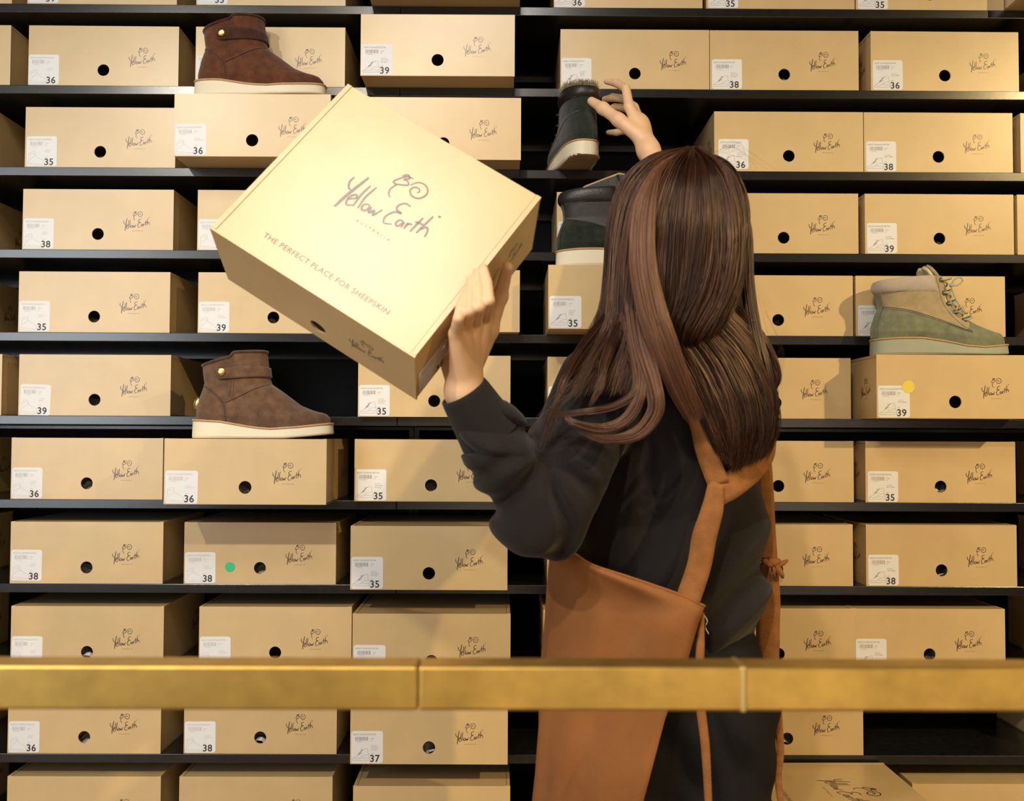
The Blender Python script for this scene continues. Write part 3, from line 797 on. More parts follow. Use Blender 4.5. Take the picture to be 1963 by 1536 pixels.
    for far in (False, True):
        row_ = []
        for x, y in ey:
            p = b.on(x-ox, oz-y, .002, far); row_.append(p)
            s_ = 1 if far else -1; c = p+np.array([0, s_*.0004, 0]); a = np.array([.0042, 0, 0]); z_ = np.array([0, 0, .0042])
            eyem.tube([c+a*math.cos(k*math.pi/5)+z_*math.sin(k*math.pi/5) for k in range(11)], .0011, 6, False)
            eyem.add([c+a*.7*math.cos(k*math.pi/5)+z_*.7*math.sin(k*math.pi/5)+np.array([0, -s_*.0004, 0]) for k in range(10)], [tuple(range(10))])
        EP.append(row_)
    eyem.build('eyelets', M['eyelet'], t, True)
    lm = MB()
    for i in range(5):
        a, c = EP[0][i], EP[1][i]; md = (a+c)/2+np.array([.030, 0, .012]) if i else (a+c)/2+np.array([.034, 0, .008])
        qa = a+np.array([.009, -.003, .001]); qc = c+np.array([.009, .003, .001])
        lm.tube(spline([a, qa, md, qc, c], 18), .0022, 7)
        if i < 4:
            lm.tube(spline([a, EP[0][i]*.6+EP[1][i+1]*.4+np.array([.022, 0, .004]), EP[1][i+1]], 10), .0020, 7)
    if lacebow:
        kx = EP[0][0]+np.array([.019, -.006, -.012])
        lm.tube(spline([kx, kx+np.array([.006, -.003, .012]), kx+np.array([.018, -.004, .016]), kx+np.array([.022, -.004, .008]), kx+np.array([.012, -.003, 0]), kx], 20), .0018, 7)
        lm.tube(spline([kx, kx+np.array([.004, -.006, -.022]), kx+np.array([.013, -.008, -.042]), kx+np.array([.028, -.006, -.060])], 14), .0018, 7)
        lm.tube([kx+np.array([-.003, 0, -.003]), kx+np.array([0, -.002, 0]), kx+np.array([.003, 0, .003])], [.003, .0045, .003], 8)
    lm.build('laces', mlace, t, True)
    b.sole(t, msole, M['welt'], grow=.0035, tread=tread, wel_r=.0022)
    if fur:
        fm = MB()
        for i in range(900):
            th = random.uniform(-1.9, .9); p = b.pt(.985, th, -.006); p[1] += random.uniform(-.006, .006); p[0] += random.uniform(0, .012)
            dr = np.array([random.gauss(-.1, .35), random.gauss(0, .45), 1.]); dr /= np.linalg.norm(dr); L_ = random.uniform(.010, .021)
            fm.tube([p, p+dr*L_*.6, p+dr*L_+np.array([random.gauss(0, .002), random.gauss(0, .002), 0])], [.0005, .0004, .0002], 3, False)
        o = fm.build('fur_trim', M['fur'], t, True); o['label'] = 'fluffy beige fur at the collar'
    t.matrix_world = mtx
    return t
def boot_mtx(px, base_z, d, yaw, dy=.042, pitch=0):
    X = P(px, 800, d)[0]; return Matrix.Translation((X, d-2.2+dy, base_z)) @ Matrix.Rotation(yaw, 4, 'Z') @ Matrix.Rotation(pitch, 4, 'Y')
zt = lambda r: shz(r)+H+.0012
def on_px(px, py, d): return P(px, py, d)[0]
strap_boot('chocolate brown suede ankle boot with strap and gold stud, upper left', Matrix.Translation((on_px(369, 170, 2.13), -.047, zt(2))) @ Matrix.Rotation(.0, 4, 'Z') @ Matrix.Scale(.97, 4), M['suede_choc'], M['suede_choc2'], 'brown suede ankle boots on display', badge=False)
strap_boot('taupe brown suede ankle boot with strap and gold stud, middle left', Matrix.Translation((on_px(355, 830, 2.045), -.098, zt(6))) @ Matrix.Rotation(-.0, 4, 'Z'), M['suede_taupe'], M['suede_taupe2'], 'brown suede ankle boots on display')
lace_boot('sage green and sand lace-up boot on the yellow-dotted box', Matrix.Translation((on_px(1686, 670, 2.10), -.10+.047, zt(5))), M['suede_mint'], M['suede_sand'], M['suede_pale'], M['sole_grey'], M['lace'], M['stitch_grey'])
lace_boot('black leather lace-up boot standing on a box beside her hair', Matrix.Translation((on_px(1068, 500, 2.09), -.071, zt(4))), M['suede_forest'], M['leather_dull'], M['leather_black'], M['sole'], M['lace_dark'], M['stitch_grey'], tongue='leather', lacebow=False)
hz = shz(2)+.0022
lace_boot('dark green lace-up boot with fur collar gripped by her right hand', Matrix.Translation((P(1123, 300, 2.11)[0]+.002, -.118, hz)) @ Matrix.Rotation(math.radians(100), 4, 'Z') @ Matrix.Scale(.94, 4), M['suede_forest'], M['suede_forest'], M['leather_black'], M['sole'], M['lace_dark'], M['stitch_grey'], tread=M['tread'], tongue='leather', fur=True, lacebow=False)

# ------------------------------------------------------------------ brass rail in front
t = empty('brass_rail', (0, -1.42, 0), 'thick square brass rail crossing the foreground below waist height', 'rail')
yz = P(960, 1299, .80)[2]
MB().box((-.95, -.016, yz-.0165), (-.0645, .016, yz+.0165)).build('bar', M['brass'], t, bevel=.0022)
MB().box((-.064, -.016, yz-.0165), (.95, .016, yz+.0165)).build('bar', M['brass'], t, bevel=.0022)
for x in (-.95, .95):
    MB().box((x-.016, -.016, 0), (x+.016, .016, yz-.0165)).build('post', M['brass'], t, bevel=.002)
MB().box((.1765, -.0172, yz-.0172), (.1815, .0172, yz+.0172)).build('joint_band', M['brass_b'], t, bevel=.0015)

# ------------------------------------------------------------------ person
person = empty('person', (.2, -.62, 0), 'woman with long brown hair, black sweatshirt and rust apron, seen from behind', 'person')
pinv = Matrix.Translation((.2, -.62, 0)).inverted()
def own(o): o.parent = person; o.matrix_parent_inverse = pinv; return o
# hand-box contact planes
nl = RB[:, 2]; p_lid = RB@np.array([W, 0, H])+TB; ns = RB[:, 0]; p_side = p_lid
def plane(px, py, n, p0, off):
    r = ray(px, py); s = ((p0+n*off-CAM)@n)/(r@n); return CAM+r*s
lid = lambda px, py, off: plane(px, py, nl, p_lid, off)
sid = lambda px, py, off: plane(px, py, ns, p_side, off)

HC = P(1292, 432, 1.53)
yawh = math.radians(38); fd = np.array([-math.sin(yawh), math.cos(yawh), .12]); fd /= np.linalg.norm(fd)
hr_ = np.cross(fd, [0, 0, 1]); hr_ /= np.linalg.norm(hr_); hu = np.cross(hr_, fd); HR = np.array([hr_, fd, hu])
LW = P(890, 752, 1.37); LE = P(1035, 990, 1.43); LS = P(1165, 745, 1.50)
RWR = P(1243, 288, 2.005); RE = P(1352, 500, 1.87); RS = P(1400, 700, 1.66)
NK = P(1310, 620, 1.58)
v = Vol((-.12, -.93, 1.02), (.45, 0.02, 2.0), .0024)
# head
v.ell(HC+hu*.012, (.076, .094, .098), .02, HR)
v.ell(HC+fd*.035-hu*.045, (.062, .062, .068), .03, HR)
v.ell(HC+fd*.060-hu*.085, (.030, .030, .024), .025, HR)
for s_ in (-1, 1):
    v.ell(HC+hr_*s_*.040+fd*.052-hu*.030, (.026, .028, .026), .02, HR)
    v.ell(HC+hr_*s_*.076-hu*.012-fd*.005, (.007, .019, .031), .006, HR)
    v.ell(HC+hr_*s_*.030+fd*.089+hu*.004, (.016, .012, .010), .008, HR, sub=True)
v.cap(HC+fd*.090+hu*.002, HC+fd*.112-hu*.034, .006, .010, .010)
for s_ in (-1, 1): v.ell(HC+hr_*s_*.010+fd*.102-hu*.037, (.007, .009, .006), .005, HR)
v.ell(HC+fd*.092-hu*.062, (.022, .009, .006), .006, HR)
# neck, trunk under the clothes
v.cap(HC-hu*.06-fd*.02, NK, .050, .055, .03); v.cap(NK, P(1290, 800, 1.58), .06, .10, .04)
v.cap(P(1290, 800, 1.58), P(1282, 960, 1.59), .095, .09, .04)
v.cap(NK, LS, .045, .045, .04); v.cap(NK, RS, .045, .045, .04)
v.cap(LS, LE, .042, .034, .02); v.cap(LE, LW, .034, .022, .02)
v.cap(RS, RE, .042, .034, .02); v.cap(RE, RWR, .034, .0215, .02)
# left hand on the held box
wl = LW; k_ = .009
mcp = {'l': sid(873, 640, .018), 'r': sid(892, 630, .020), 'm': sid(911, 620, .020), 'i': sid(930, 612, .018)}
for n_, r_ in (('l', .0092), ('r', .0098), ('m', .0100), ('i', .0098)):
    v.cap(wl, mcp[n_], .0185, r_, .014)
hm = sid(900, 665, .018); v.ell(hm, (.028, .020, .034), .014)
v.cap(wl, sid(875, 700, .016), .021, .022, .014)
for n_, pts, r_ in (('l', [(879, 611), (884, 582), (893, 559)], .0066), ('r', [(900, 597), (902, 564), (902, 536)], .0070), ('m', [(919, 589), (918, 553), (914, 522)], .0070), ('i', [(938, 577), (935, 543), (927, 513)], .0067)):
    a = mcp[n_]; b_ = lid(*pts[0], .0150); c_ = lid(*pts[1], .0110); d_ = lid(*pts[2], .0070)
    v.cap(a, b_, r_*1.25, r_*1.16, .004); v.cap(b_, c_, r_*1.08, r_, .0012); v.cap(c_, d_, r_, r_*.85, .0012)
tb = [sid(905, 700, .022), sid(938, 632, .020), sid(959, 568, .0125), sid(973, 512, .0095)]
for a, b_, r1, r2 in ((tb[0], tb[1], .017, .0135), (tb[1], tb[2], .0125, .0105), (tb[2], tb[3], .0105, .0080)): v.cap(a, b_, r1, r2, .008)
LT = tb
# right hand on the boot
w_ = RWR; M1 = {'i': P(1206, 205, 2.035), 'm': P(1214, 207, 2.058), 'r': P(1219, 218, 2.08), 'l': P(1216, 238, 2.09)}
for n_, r_ in (('i', .0105), ('m', .0115), ('r', .011), ('l', .010)): v.cap(w_, M1[n_], .0165, r_, .013)
v.ell((w_+M1['m'])/2+np.array([0, 0, .0]), (.020, .020, .030), .012)
fingers = {'i': [(1200, 170, 2.05), (1181, 159, 2.085), (1163, 156, 2.105)], 'm': [(1200, 190, 2.10), (1175, 187, 2.135), (1158, 191, 2.15)],
           'r': [(1200, 207, 2.12), (1178, 206, 2.15), (1160, 212, 2.165)], 'l': [(1200, 250, 2.115), (1182, 254, 2.135), (1166, 254, 2.15)]}
for n_, pts in fingers.items():
    r_ = {'i': .0085, 'm': .0085, 'r': .0083, 'l': .0072}[n_]; q = [P(*p) for p in pts]
    v.cap(M1[n_], q[0], r_*1.2, r_*1.08, .005); v.cap(q[0], q[1], r_*1.05, r_, .003); v.cap(q[1], q[2], r_*.98, r_*.78, .003)
th = [P(1226, 262, 2.01), P(1186, 230, 2.02), P(1156, 208, 2.045), P(1134, 194, 2.072)]
for i, (r1, r2) in enumerate(((.015, .0135), (.0125, .0120), (.0118, .0090))): v.cap(th[i], th[i+1], r1, r2, .009)
body = own(v.build('body', M['skin'], smooth_it=1))
# face details
def ball(name, c, r, m_, par=None):
    bm = bmesh.new(); bmesh.ops.create_uvsphere(bm, u_segments=16, v_segments=10, radius=1)
    for q in bm.verts: q.co = Vector(c)+Vector(hr_)*q.co.x*r[0]+Vector(fd)*q.co.y*r[1]+Vector(hu)*q.co.z*r[2]
    me = bpy.data.meshes.new(name); bm.to_mesh(me); bm.free(); return own(link(name, me, m_, None, True))
for s_ in (-1, 1):
    ball('eye', HC+hr_*s_*.030+fd*.079+hu*.004, (.012, .012, .0085), M['eye'])
    ball('eyebrow', HC+hr_*s_*.031+fd*.0885+hu*.024, (.016, .004, .0028), M['iris'])
    ball('iris', HC+hr_*s_*.030+fd*.0885+hu*.004, (.0055, .004, .0055), M['iris'])
ball('lips', HC+fd*.0975-hu*.062, (.020, .006, .0065), M['lip'])

# ---------- sweatshirt
sw = Vol((-.19, -.96, .90), (.56, -.02, 1.80), .0042)
def E_(px, py, d, r, k=.05, rot=None): sw.ell(P(px, py, d), r, k, rot)
yt = math.radians(-18); TR = np.array([[math.cos(yt), math.sin(yt), 0], [-math.sin(yt), math.cos(yt), 0], [0, 0, 1]])
E_(1285, 800, 1.585, (.145, .105, .13), .05, TR); E_(1285, 880, 1.59, (.138, .115, .16), .05, TR)
E_(1283, 1000, 1.595, (.137, .118, .15), .05, TR); E_(1283, 1110, 1.60, (.142, .120, .14), .05, TR); E_(1288, 1165, 1.60, (.140, .116, .075), .03, TR)
sw.cap(P(1190, 735, 1.55), P(1395, 715, 1.62), .062, .062, .05)
sw.cap(P(1300, 665, 1.57), P(1300, 760, 1.58), .062, .09, .05)
sw.cap(P(1300, 620, 1.58), P(1300, 650, 1.58), .066, .07, .02)
sw.cap(LS, LE, .070, .060, .03); sw.cap(P(1095, 870, 1.45), P(1075, 930, 1.44), .060, .060, .03)
Lc0 = LW+(LE-LW)*.02; Lc1 = LW+(LE-LW)*.30
sw.cap(LE, LW+(LE-LW)*.42, .058, .050, .02); sw.cap(LW+(LE-LW)*.55, Lc1, .052, .040, .015)
sw.cap(RS, RE, .066, .052, .03); sw.cap(RE, RWR+(RE-RWR)*.34, .050, .036, .02)
# fold relief (cloth folds radiating from the bent elbow, diagonals across the back)
g = [(sw.lo[i]+np.arange(sw.n[i])*sw.h).astype(np.float32) for i in range(3)]
X, Y, Z = np.meshgrid(*g, indexing='ij', sparse=True)
pv = P(1050, 868, 1.40); dx = X-pv[0]; dz = Z-pv[2]; ang = np.arctan2(dz, dx); rad = np.sqrt(dx*dx+dz*dz)
wob = .35*np.sin(23*X+9*Z)+.3*np.sin(31*Z-17*Y)
fold = np.sin(ang*6.5+wob*4.5+Y*18+17*rad)+.35*np.sin(ang*13+wob*6+30*rad)
fold = np.sign(fold)*np.abs(fold)**.8
wt = np.clip((rad-.012)/.05, 0, 1)*np.clip((.21-rad)/.08, 0, 1)*np.clip((.06-(X-.09))/.05, 0, 1)
sw.v += (.0075*fold*wt).astype(np.float32)
wt = np.clip((X-.10)/.08, 0, 1)*np.clip((1.30-Z)/.1, 0, 1)
f2 = np.sin((Z*1.0-X*.9)*52+2.2*np.sin(X*13+Z*6)+1.4*np.sin(Z*19)+Y*4)
sw.v += (.0085*f2*np.abs(f2)**.3*wt).astype(np.float32)
# across-the-forearm rucks above the cuff
ax = (LE-LW)/np.linalg.norm(LE-LW); sA = (X-LW[0])*ax[0]+(Y-LW[1])*ax[1]+(Z-LW[2])*ax[2]
dl = np.sqrt((X-LW[0]-sA*ax[0])**2+(Y-LW[1]-sA*ax[1])**2+(Z-LW[2]-sA*ax[2])**2)
wt = np.clip((sA-.075)/.02, 0, 1)*np.clip((.17-sA)/.05, 0, 1)*(dl < .09)
sw.v += (.006*np.sin(sA*125+5*np.sin(dz*22+dx*9))*wt).astype(np.float32)
sweat = own(sw.build('sweatshirt', M['sweat'], smooth_it=1))
# cuffs and hem as ribbed bands
def cuff(a, b, r0, r1, name='cuff'):
    ax_ = (b-a)/np.linalg.norm(b-a); u_ = np.cross(ax_, [0, 1, .3]); u_ /= np.linalg.norm(u_); w2 = np.cross(ax_, u_); g_ = []
    for i, (f, rr) in enumerate(((.0, r0-.004), (0, r0), (.1, r0+.0015), (.5, (r0+r1)/2), (1, r1))):
        g_.append([a+(b-a)*f+rr*(1+.012*math.cos(60*an))*(u_*math.cos(an)+w2*math.sin(an)) for an in np.linspace(0, 2*math.pi, 181)])
    V, Fs = grid(g_); o = own(mesh(name, V, Fs, M['sweat'], None, True)); return o
cz = cuff(LW+(LE-LW)*-.01, LW+(LE-LW)*.34, .0335, .044); cz.parent = sweat; cz.matrix_parent_inverse = Matrix.Identity(4)
cz = cuff(RWR+(RE-RWR)*.30, RWR+(RE-RWR)*.45, .030, .040); cz.parent = sweat; cz.matrix_parent_inverse = Matrix.Identity(4)
for o in sweat.children: o.matrix_parent_inverse = (Matrix.Translation((.2, -.62, 0)) @ pinv).inverted()

# ---------- trousers and shoes
tr = Vol((-.06, -.84, .03), (.50, -.40, 1.06), .005)
HIP = P(1290, 1310, 1.60)
tr.ell(HIP, (.148, .118, .14), .03, TR); tr.cap(HIP+[0, 0, .06], HIP+[0, 0, .13], .11, .10, .04)
for s_, fx, fy in ((-1, -.10, -.02), (1, .09, .03)):
    hp = HIP+np.array([s_*.070, -s_*.0, -.05]); kn = HIP+np.array([fx*.9, fy, -.40]); an = HIP+np.array([fx, fy, 0]); an[2] = .09
    tr.cap(hp, kn, .092, .066, .04); tr.cap(kn, an, .066, .055, .03)
g = [(tr.lo[i]+np.arange(tr.n[i])*tr.h).astype(np.float32) for i in range(3)]; X, Y, Z = np.meshgrid(*g, indexing='ij', sparse=True)
tr.v += (.003*np.sin((Z+X*.8)*60+2*np.sin(X*20)+Y*8)).astype(np.float32)
trou = own(tr.build('trousers', M['trouser'], smooth_it=1))
for s_, fx, fy in ((-1, -.10, -.02), (1, .09, .03)):
    c = HIP+np.array([fx, fy, 0]); sv = Vol((c[0]-.08, c[1]-.12, 0), (c[0]+.08, c[1]+.22, .13), .004)
    sv.cap((c[0], c[1]-.02, .045), (c[0], c[1]+.13, .035), .038, .034, .02); sv.cap((c[0], c[1], .10), (c[0], c[1], .05), .040, .042, .03)
    sv.v = np.maximum(sv.v, (.004-(sv.lo[2]+np.arange(sv.n[2])*sv.h))[None, None, :].astype(np.float32))
    own(sv.build('shoe', M['shoe']))

# ---------- apron
def wrap_sheet(rows_, nu=40):
    g_ = []
    for (py, xr, xl, dr, dl_, df, xf) in rows_:
        a = P(xr, py, dr); s0_ = P(xl, py, dl_); c_ = P(xf, py, df); rr = []
        for j in range(nu):
            f = j/(nu-1)
            if f < .5:
                q = f/.5*math.pi/2; rr.append([a[0]+(s0_[0]-a[0])*math.sin(q), a[1]+(s0_[1]-a[1])*(1-math.cos(q)), a[2]])
            else:
                q = (f-.5)/.5*math.pi/2; rr.append([s0_[0]+(c_[0]-s0_[0])*(1-math.cos(q)), s0_[1]+(c_[1]-s0_[1])*math.sin(q), a[2]])
        g_.append(rr)
    return np.array(g_)
R_ = []
for py in np.linspace(1050, 1850, 50):
    f = (py-1050)
    top_cut = None
    xr = np.interp(py, [1050, 1060, 1085, 1110, 1140, 1162, 1200, 1290, 1370, 1450, 1536, 1850], [1090, 1100, 1135, 1210, 1300, 1350, 1336, 1310, 1275, 1253, 1230, 1180])
    xl = np.interp(py, [1050, 1150, 1300, 1400, 1536, 1850], [1058, 1050, 1036, 1030, 1026, 1005])
    wv = .004*math.sin(py*.02)
    R_.append((py, xr, xl, np.interp(xr, [1100, 1200, 1350], [1.462, 1.437, 1.431])+np.interp(py, [1050, 1250, 1400, 1850], [0, 0, .005, .05])+wv, 1.60+wv, 1.745, 1330))
G_ = wrap_sheet(R_, 50)
# soft vertical drape
for i in range(G_.shape[0]):
    for j in range(G_.shape[1]):
        fdr = (.0075*math.sin(j*.36+i*.05+1.2*math.sin(i*.11))+.004*math.sin(j*.9-i*.16))*min(1, i/9); G_[i, j, 1] -= fdr if j < 25 else 0; G_[i, j, 0] -= fdr*.6 if 18 < j < 32 else 0
V, Fs = grid(G_); ap = own(solid(mesh('apron', V, Fs, M['apron'], None, True), .0016))
def ap_child(o): o.parent = ap; o.matrix_parent_inverse = (Matrix.Translation((.2, -.62, 0)) @ pinv).inverted(); return o
def strapm(name, pts, wd, n=40, thick=.0018, twist=None, m_=None, mb=None, wave=0):
    q = spline([P(*p[:3]) for p in pts], n); ws = np.interp(np.linspace(0, len(pts)-1, n), range(len(pts)), [p[3] if len(p) > 3 else wd for p in pts]); g_ = []
    for i, p in enumerate(q):
        tt = q[min(i+1, n-1)]-q[max(i-1, 0)]; tt /= np.linalg.norm(tt); vw = p-CAM; vw /= np.linalg.norm(vw)
        side = np.cross(vw, tt); side /= np.linalg.norm(side); tw = twist(i/(n-1)) if twist else 0
        side = side*math.cos(tw)+vw*math.sin(tw); off = vw*(-wave*abs(math.sin(i*.9)))
        g_.append([p+side*ws[i]*a+off+vw*(.0012*(abs(a)*2)**2) for a in np.linspace(-.5, .5, 5)])
    V, Fs = grid(g_); o = solid(mesh(name, V, Fs, m_ or M['apron2'], None, True), thick); own(o); return ap_child(o)
strapm('shoulder_strap', [(1285, 640, 1.439), (1300, 690, 1.429), (1325, 750, 1.424), (1342, 810, 1.424), (1356, 870, 1.429), (1378, 930, 1.432)], .030, wave=.0008)
strapm('shoulder_strap', [(1474, 838, 1.60, .024), (1464, 872, 1.535, .032), (1440, 900, 1.462, .037), (1405, 928, 1.434, .038), (1372, 948, 1.428, .036)], .036)
strapm('back_strap', [(1372, 930, 1.427, .022), (1366, 975, 1.424, .030), (1350, 1030, 1.426, .034), (1340, 1085, 1.429, .033), (1318, 1152, 1.431, .034)], .033, 40)
strapm('side_strap', [(1466, 880, 1.585, .020), (1468, 940, 1.58, .024), (1470, 1010, 1.575, .026), (1474, 1072, 1.57, .026)], .024)
strapm('side_panel', [(1474, 1080, 1.572, .028), (1473, 1150, 1.575, .036), (1472, 1230, 1.58, .036), (1476, 1300, 1.59, .026)], .034)
kn = MB()
for dx_, dy_, ax_, az_, r_ in ((0, 0, .012, .002, .0075), (8, 8, .006, -.012, .005), (15, 4, .012, .006, .0045), (16, 18, .004, -.010, .004), (-8, 2, .010, -.004, .006)):
    a = P(1480+dx_, 1078+dy_, 1.565); q_ = np.array([ax_, 0, az_]); kn.tube([a-q_, a-q_*.4, a+q_*.4+[0, -.002, 0], a+q_], [r_*.45, r_, r_*.9, r_*.5], 9)
for k in range(14):
    a = P(1488+random.uniform(-12, 8), 1086, 1.562); kn.tube([a, a+[random.uniform(-.004, .006), -.002, -random.uniform(.010, .024)]], [.0008, .0004], 4)
ap_child(own(kn.build('knot', M['apron2'], None, True)))
strapm('waist_tie', [(1347, 1175, 1.432, .004), (1343, 1230, 1.434, .011), (1341, 1330, 1.437, .013), (1352, 1430, 1.437, .012), (1358, 1536, 1.442, .010), (1362, 1620, 1.447, .010)], .011, wave=.002)
strapm('waist_tie', [(1488, 1290, 1.58, .012), (1491, 1370, 1.575, .013), (1496, 1440, 1.57, .011), (1492, 1500, 1.57, .010), (1505, 1580, 1.57, .010)], .012, wave=.002)
# stitched top hem, frayed thread
hm_ = MB(); top = [P(*p) for p in ((1096, 1058, 1.465), (1135, 1083, 1.453), (1210, 1108, 1.436), (1300, 1139, 1.431), (1352, 1163, 1.429))]
hm_.tube(spline(top, 30), .0022, 6); ap_child(own(hm_.build('hem', M['apron'], None, True)))
th_ = MB(); a = P(1350, 1180, 1.445); th_.tube(spline([a, a+[.004, -.002, -.008], a+[.001, -.002, -.016], a+[.006, -.002, -.026]], 12), .0006, 4)
ap_child(own(th_.build('loose_thread', M['sticker'], None, True)))

# ---------- hair
HV = []; HQ = []; HT = []; cnt = 0
def add_strands(S, rad_, tone):                   # S: (n, k, 3)
    global cnt
    n, k, _ = S.shape; T = np.empty_like(S); T[:, 1:-1] = S[:, 2:]-S[:, :-2]; T[:, 0] = S[:, 1]-S[:, 0]; T[:, -1] = S[:, -1]-S[:, -2]
    T /= np.linalg.norm(T, axis=2, keepdims=True)+1e-9
    vw = S-CAM; vw /= np.linalg.norm(vw, axis=2, keepdims=True)
    A = np.cross(T, vw); A /= np.linalg.norm(A, axis=2, keepdims=True)+1e-9; B = np.cross(A, T)
    f = np.linspace(0, 1, k); rr = rad_[:, None]*(1-.75*f**4)[None]
    ring = [S+rr[..., None]*(A*math.cos(a)+B*math.sin(a)) for a in (math.pi*.5, math.pi*7/6, math.pi*11/6)]
    V = np.stack(ring, 2).reshape(-1, 3)
    base = cnt+(np.arange(n)[:, None, None]*k+np.arange(k-1)[None, :, None])*3
    q = np.arange(3)[None, None]; q2 = (q+1) % 3
    Q = np.stack([base+q, base+q2, base+3+q2, base+3+q], -1).reshape(-1, 4)
    HV.append(V); HQ.append(Q); HT.append(np.repeat(tone, k*3)); cnt += n*k*3
def sheet(guides, n, thick=.006, rad_=.00055, clump=12, K=26, u0=0, u1=1, tone=.5, noise=.002, ends=.06):
    G = np.array([spline([P(*p) for p in g_], K) for g_ in guides])      # (g, K, 3)
    u = u0+(u1-u0)*rng.random(n)
    ci = (u*clump*len(guides)/2).astype(int); r2 = np.random.default_rng(int(sum(map(sum, guides[0])))%9999); co = r2.normal(size=(999, 3)); ct = r2.random(999)
    s = u*(len(guides)-1); i0 = np.minimum(s.astype(int), len(guides)-2); f = (s-i0)[:, None, None]
    S = G[i0]*(1-f)+G[i0+1]*f
    ramp = np.linspace(0, 1, K)[None, :, None]
    S = S+co[ci][:, None, :]*np.array([.0018, .0035, .0018])*np.sin(ramp*5+co[ci][:, None, :1]*3)
    jit = rng.normal(size=(n, 1, 3))*thick*np.array([.35, .5, .25]); S = S+jit*(.35+.65*ramp)
    ph = rng.random((n, 1, 1))*6.28; S = S+noise*np.sin(ramp*9+ph)*rng.normal(size=(n, 1, 3))*ramp
    # uneven lengths
    L_ = 1-ends*rng.random(n); tt = np.linspace(0, 1, K)[None]*L_[:, None]*(K-1); ii = np.minimum(tt.astype(int), K-2); ff = (tt-ii)[..., None]
    S = np.take_along_axis(S, ii[..., None], 1)*(1-ff)+np.take_along_axis(S, ii[..., None]+1, 1)*ff
    add_strands(S, rad_*(.7+.6*rng.random(n)), np.clip(tone+.60*(ct[ci]-.5)+.30*(rng.random(n)-.5), 0, 1))
def lock(pts, n, r, tone=.5, rad_=.00055, K=28, ends=.1, flat=1.0, noise=.0015):
    c = spline([P(*p[:3]) for p in pts], K); rs = np.interp(np.linspace(0, len(pts)-1, K), range(len(pts)), [p[3] if len(p) > 3 else r for p in pts])
    a = rng.random(n)*6.283; q = np.sqrt(rng.random(n)); T = np.gradient(c, axis=0); T /= np.linalg.norm(T, axis=1, keepdims=True)
    vw = c-CAM; vw /= np.linalg.norm(vw, axis=1, keepdims=True); A = np.cross(T, vw); A /= np.linalg.norm(A, axis=1, keepdims=True); B = np.cross(A, T)
    S = c[None]+(q*np.cos(a))[:, None, None]*rs[None, :, None]*A[None]+(q*np.sin(a))[:, None, None]*rs[None, :, None]*B[None]*.55*flat
    ramp = np.linspace(0, 1, K)[None, :, None]; S = S+noise*np.sin(ramp*8+a[:, None, None])*rng.normal(size=(n, 1, 3))*ramp
    L_ = 1-ends*rng.random(n); tt = np.linspace(0, 1, K)[None]*L_[:, None]*(K-1); ii = np.minimum(tt.astype(int), K-2); ff = (tt-ii)[..., None]
    S = np.take_along_axis(S, ii[..., None], 1)*(1-ff)+np.take_along_axis(S, ii[..., None]+1, 1)*ff
    add_strands(S, rad_*(.7+.6*rng.random(n)), np.clip(tone+.2*(rng.random(n)-.5), 0, 1))
crown = (1322, 289, 1.50)
g1 = [(1312, 290, 1.50), (1245, 300, 1.50), (1192, 350, 1.50), (1170, 430, 1.50), (1165, 520, 1.50), (1156, 600, 1.49), (1120, 668, 1.45), (1082, 735, 1.40)]
g2 = [(1316, 288, 1.49), (1258, 308, 1.455), (1210, 370, 1.445), (1190, 460, 1.44), (1185, 550, 1.43), (1180, 620, 1.42), (1150, 680, 1.40), (1100, 760, 1.37)]
g3 = [(1319, 287, 1.485), (1278, 315, 1.425), (1240, 390, 1.405), (1222, 480, 1.40), (1215, 560, 1.40), (1215, 640, 1.40), (1205, 700, 1.39), (1190, 760, 1.375)]
g4 = [(1322, 287, 1.48), (1295, 322, 1.415), (1268, 400, 1.392), (1252, 490, 1.39), (1250, 570, 1.39), (1258, 640, 1.39), (1262, 700, 1.39), (1255, 770, 1.38)]
sheet([g1, g2, g3, g4], 4800, .012, tone=.48, rad_=.00048, ends=.30)
sheet([g1, g2, g3, g4], 900, .006, tone=.7, u0=.1, u1=.95, ends=.35)
b4 = [(1321, 287, 1.48), (1292, 322, 1.415), (1265, 400, 1.392), (1255, 490, 1.39), (1250, 570, 1.39), (1252, 625, 1.395), (1268, 652, 1.42)]
b5 = [(1324, 287, 1.48), (1312, 322, 1.41), (1298, 400, 1.385), (1290, 490, 1.382), (1285, 570, 1.385), (1278, 630, 1.39), (1290, 662, 1.42)]
b6 = [(1328, 287, 1.48), (1345, 325, 1.415), (1352, 400, 1.388), (1348, 490, 1.38), (1330, 570, 1.38), (1300, 635, 1.39), (1300, 668, 1.42)]
b7 = [(1332, 288, 1.485), (1375, 325, 1.43), (1395, 400, 1.41), (1396, 490, 1.40), (1380, 570, 1.395), (1345, 635, 1.395), (1325, 668, 1.42)]
b8 = [(1336, 289, 1.495), (1392, 325, 1.47), (1418, 390, 1.46), (1422, 470, 1.45), (1410, 550, 1.43), (1378, 620, 1.41), (1345, 662, 1.43)]
b9 = [(1340, 290, 1.50), (1395, 318, 1.50), (1425, 380, 1.50), (1424, 460, 1.49), (1404, 540, 1.47), (1382, 600, 1.44), (1360, 655, 1.44)]
sheet([b4, b5, b6, b7, b8, b9], 6000, .012, tone=.42, ends=.02, rad_=.00048)
sheet([b4, b5, b6, b7, b8, b9], 900, .006, tone=.62, ends=.1)
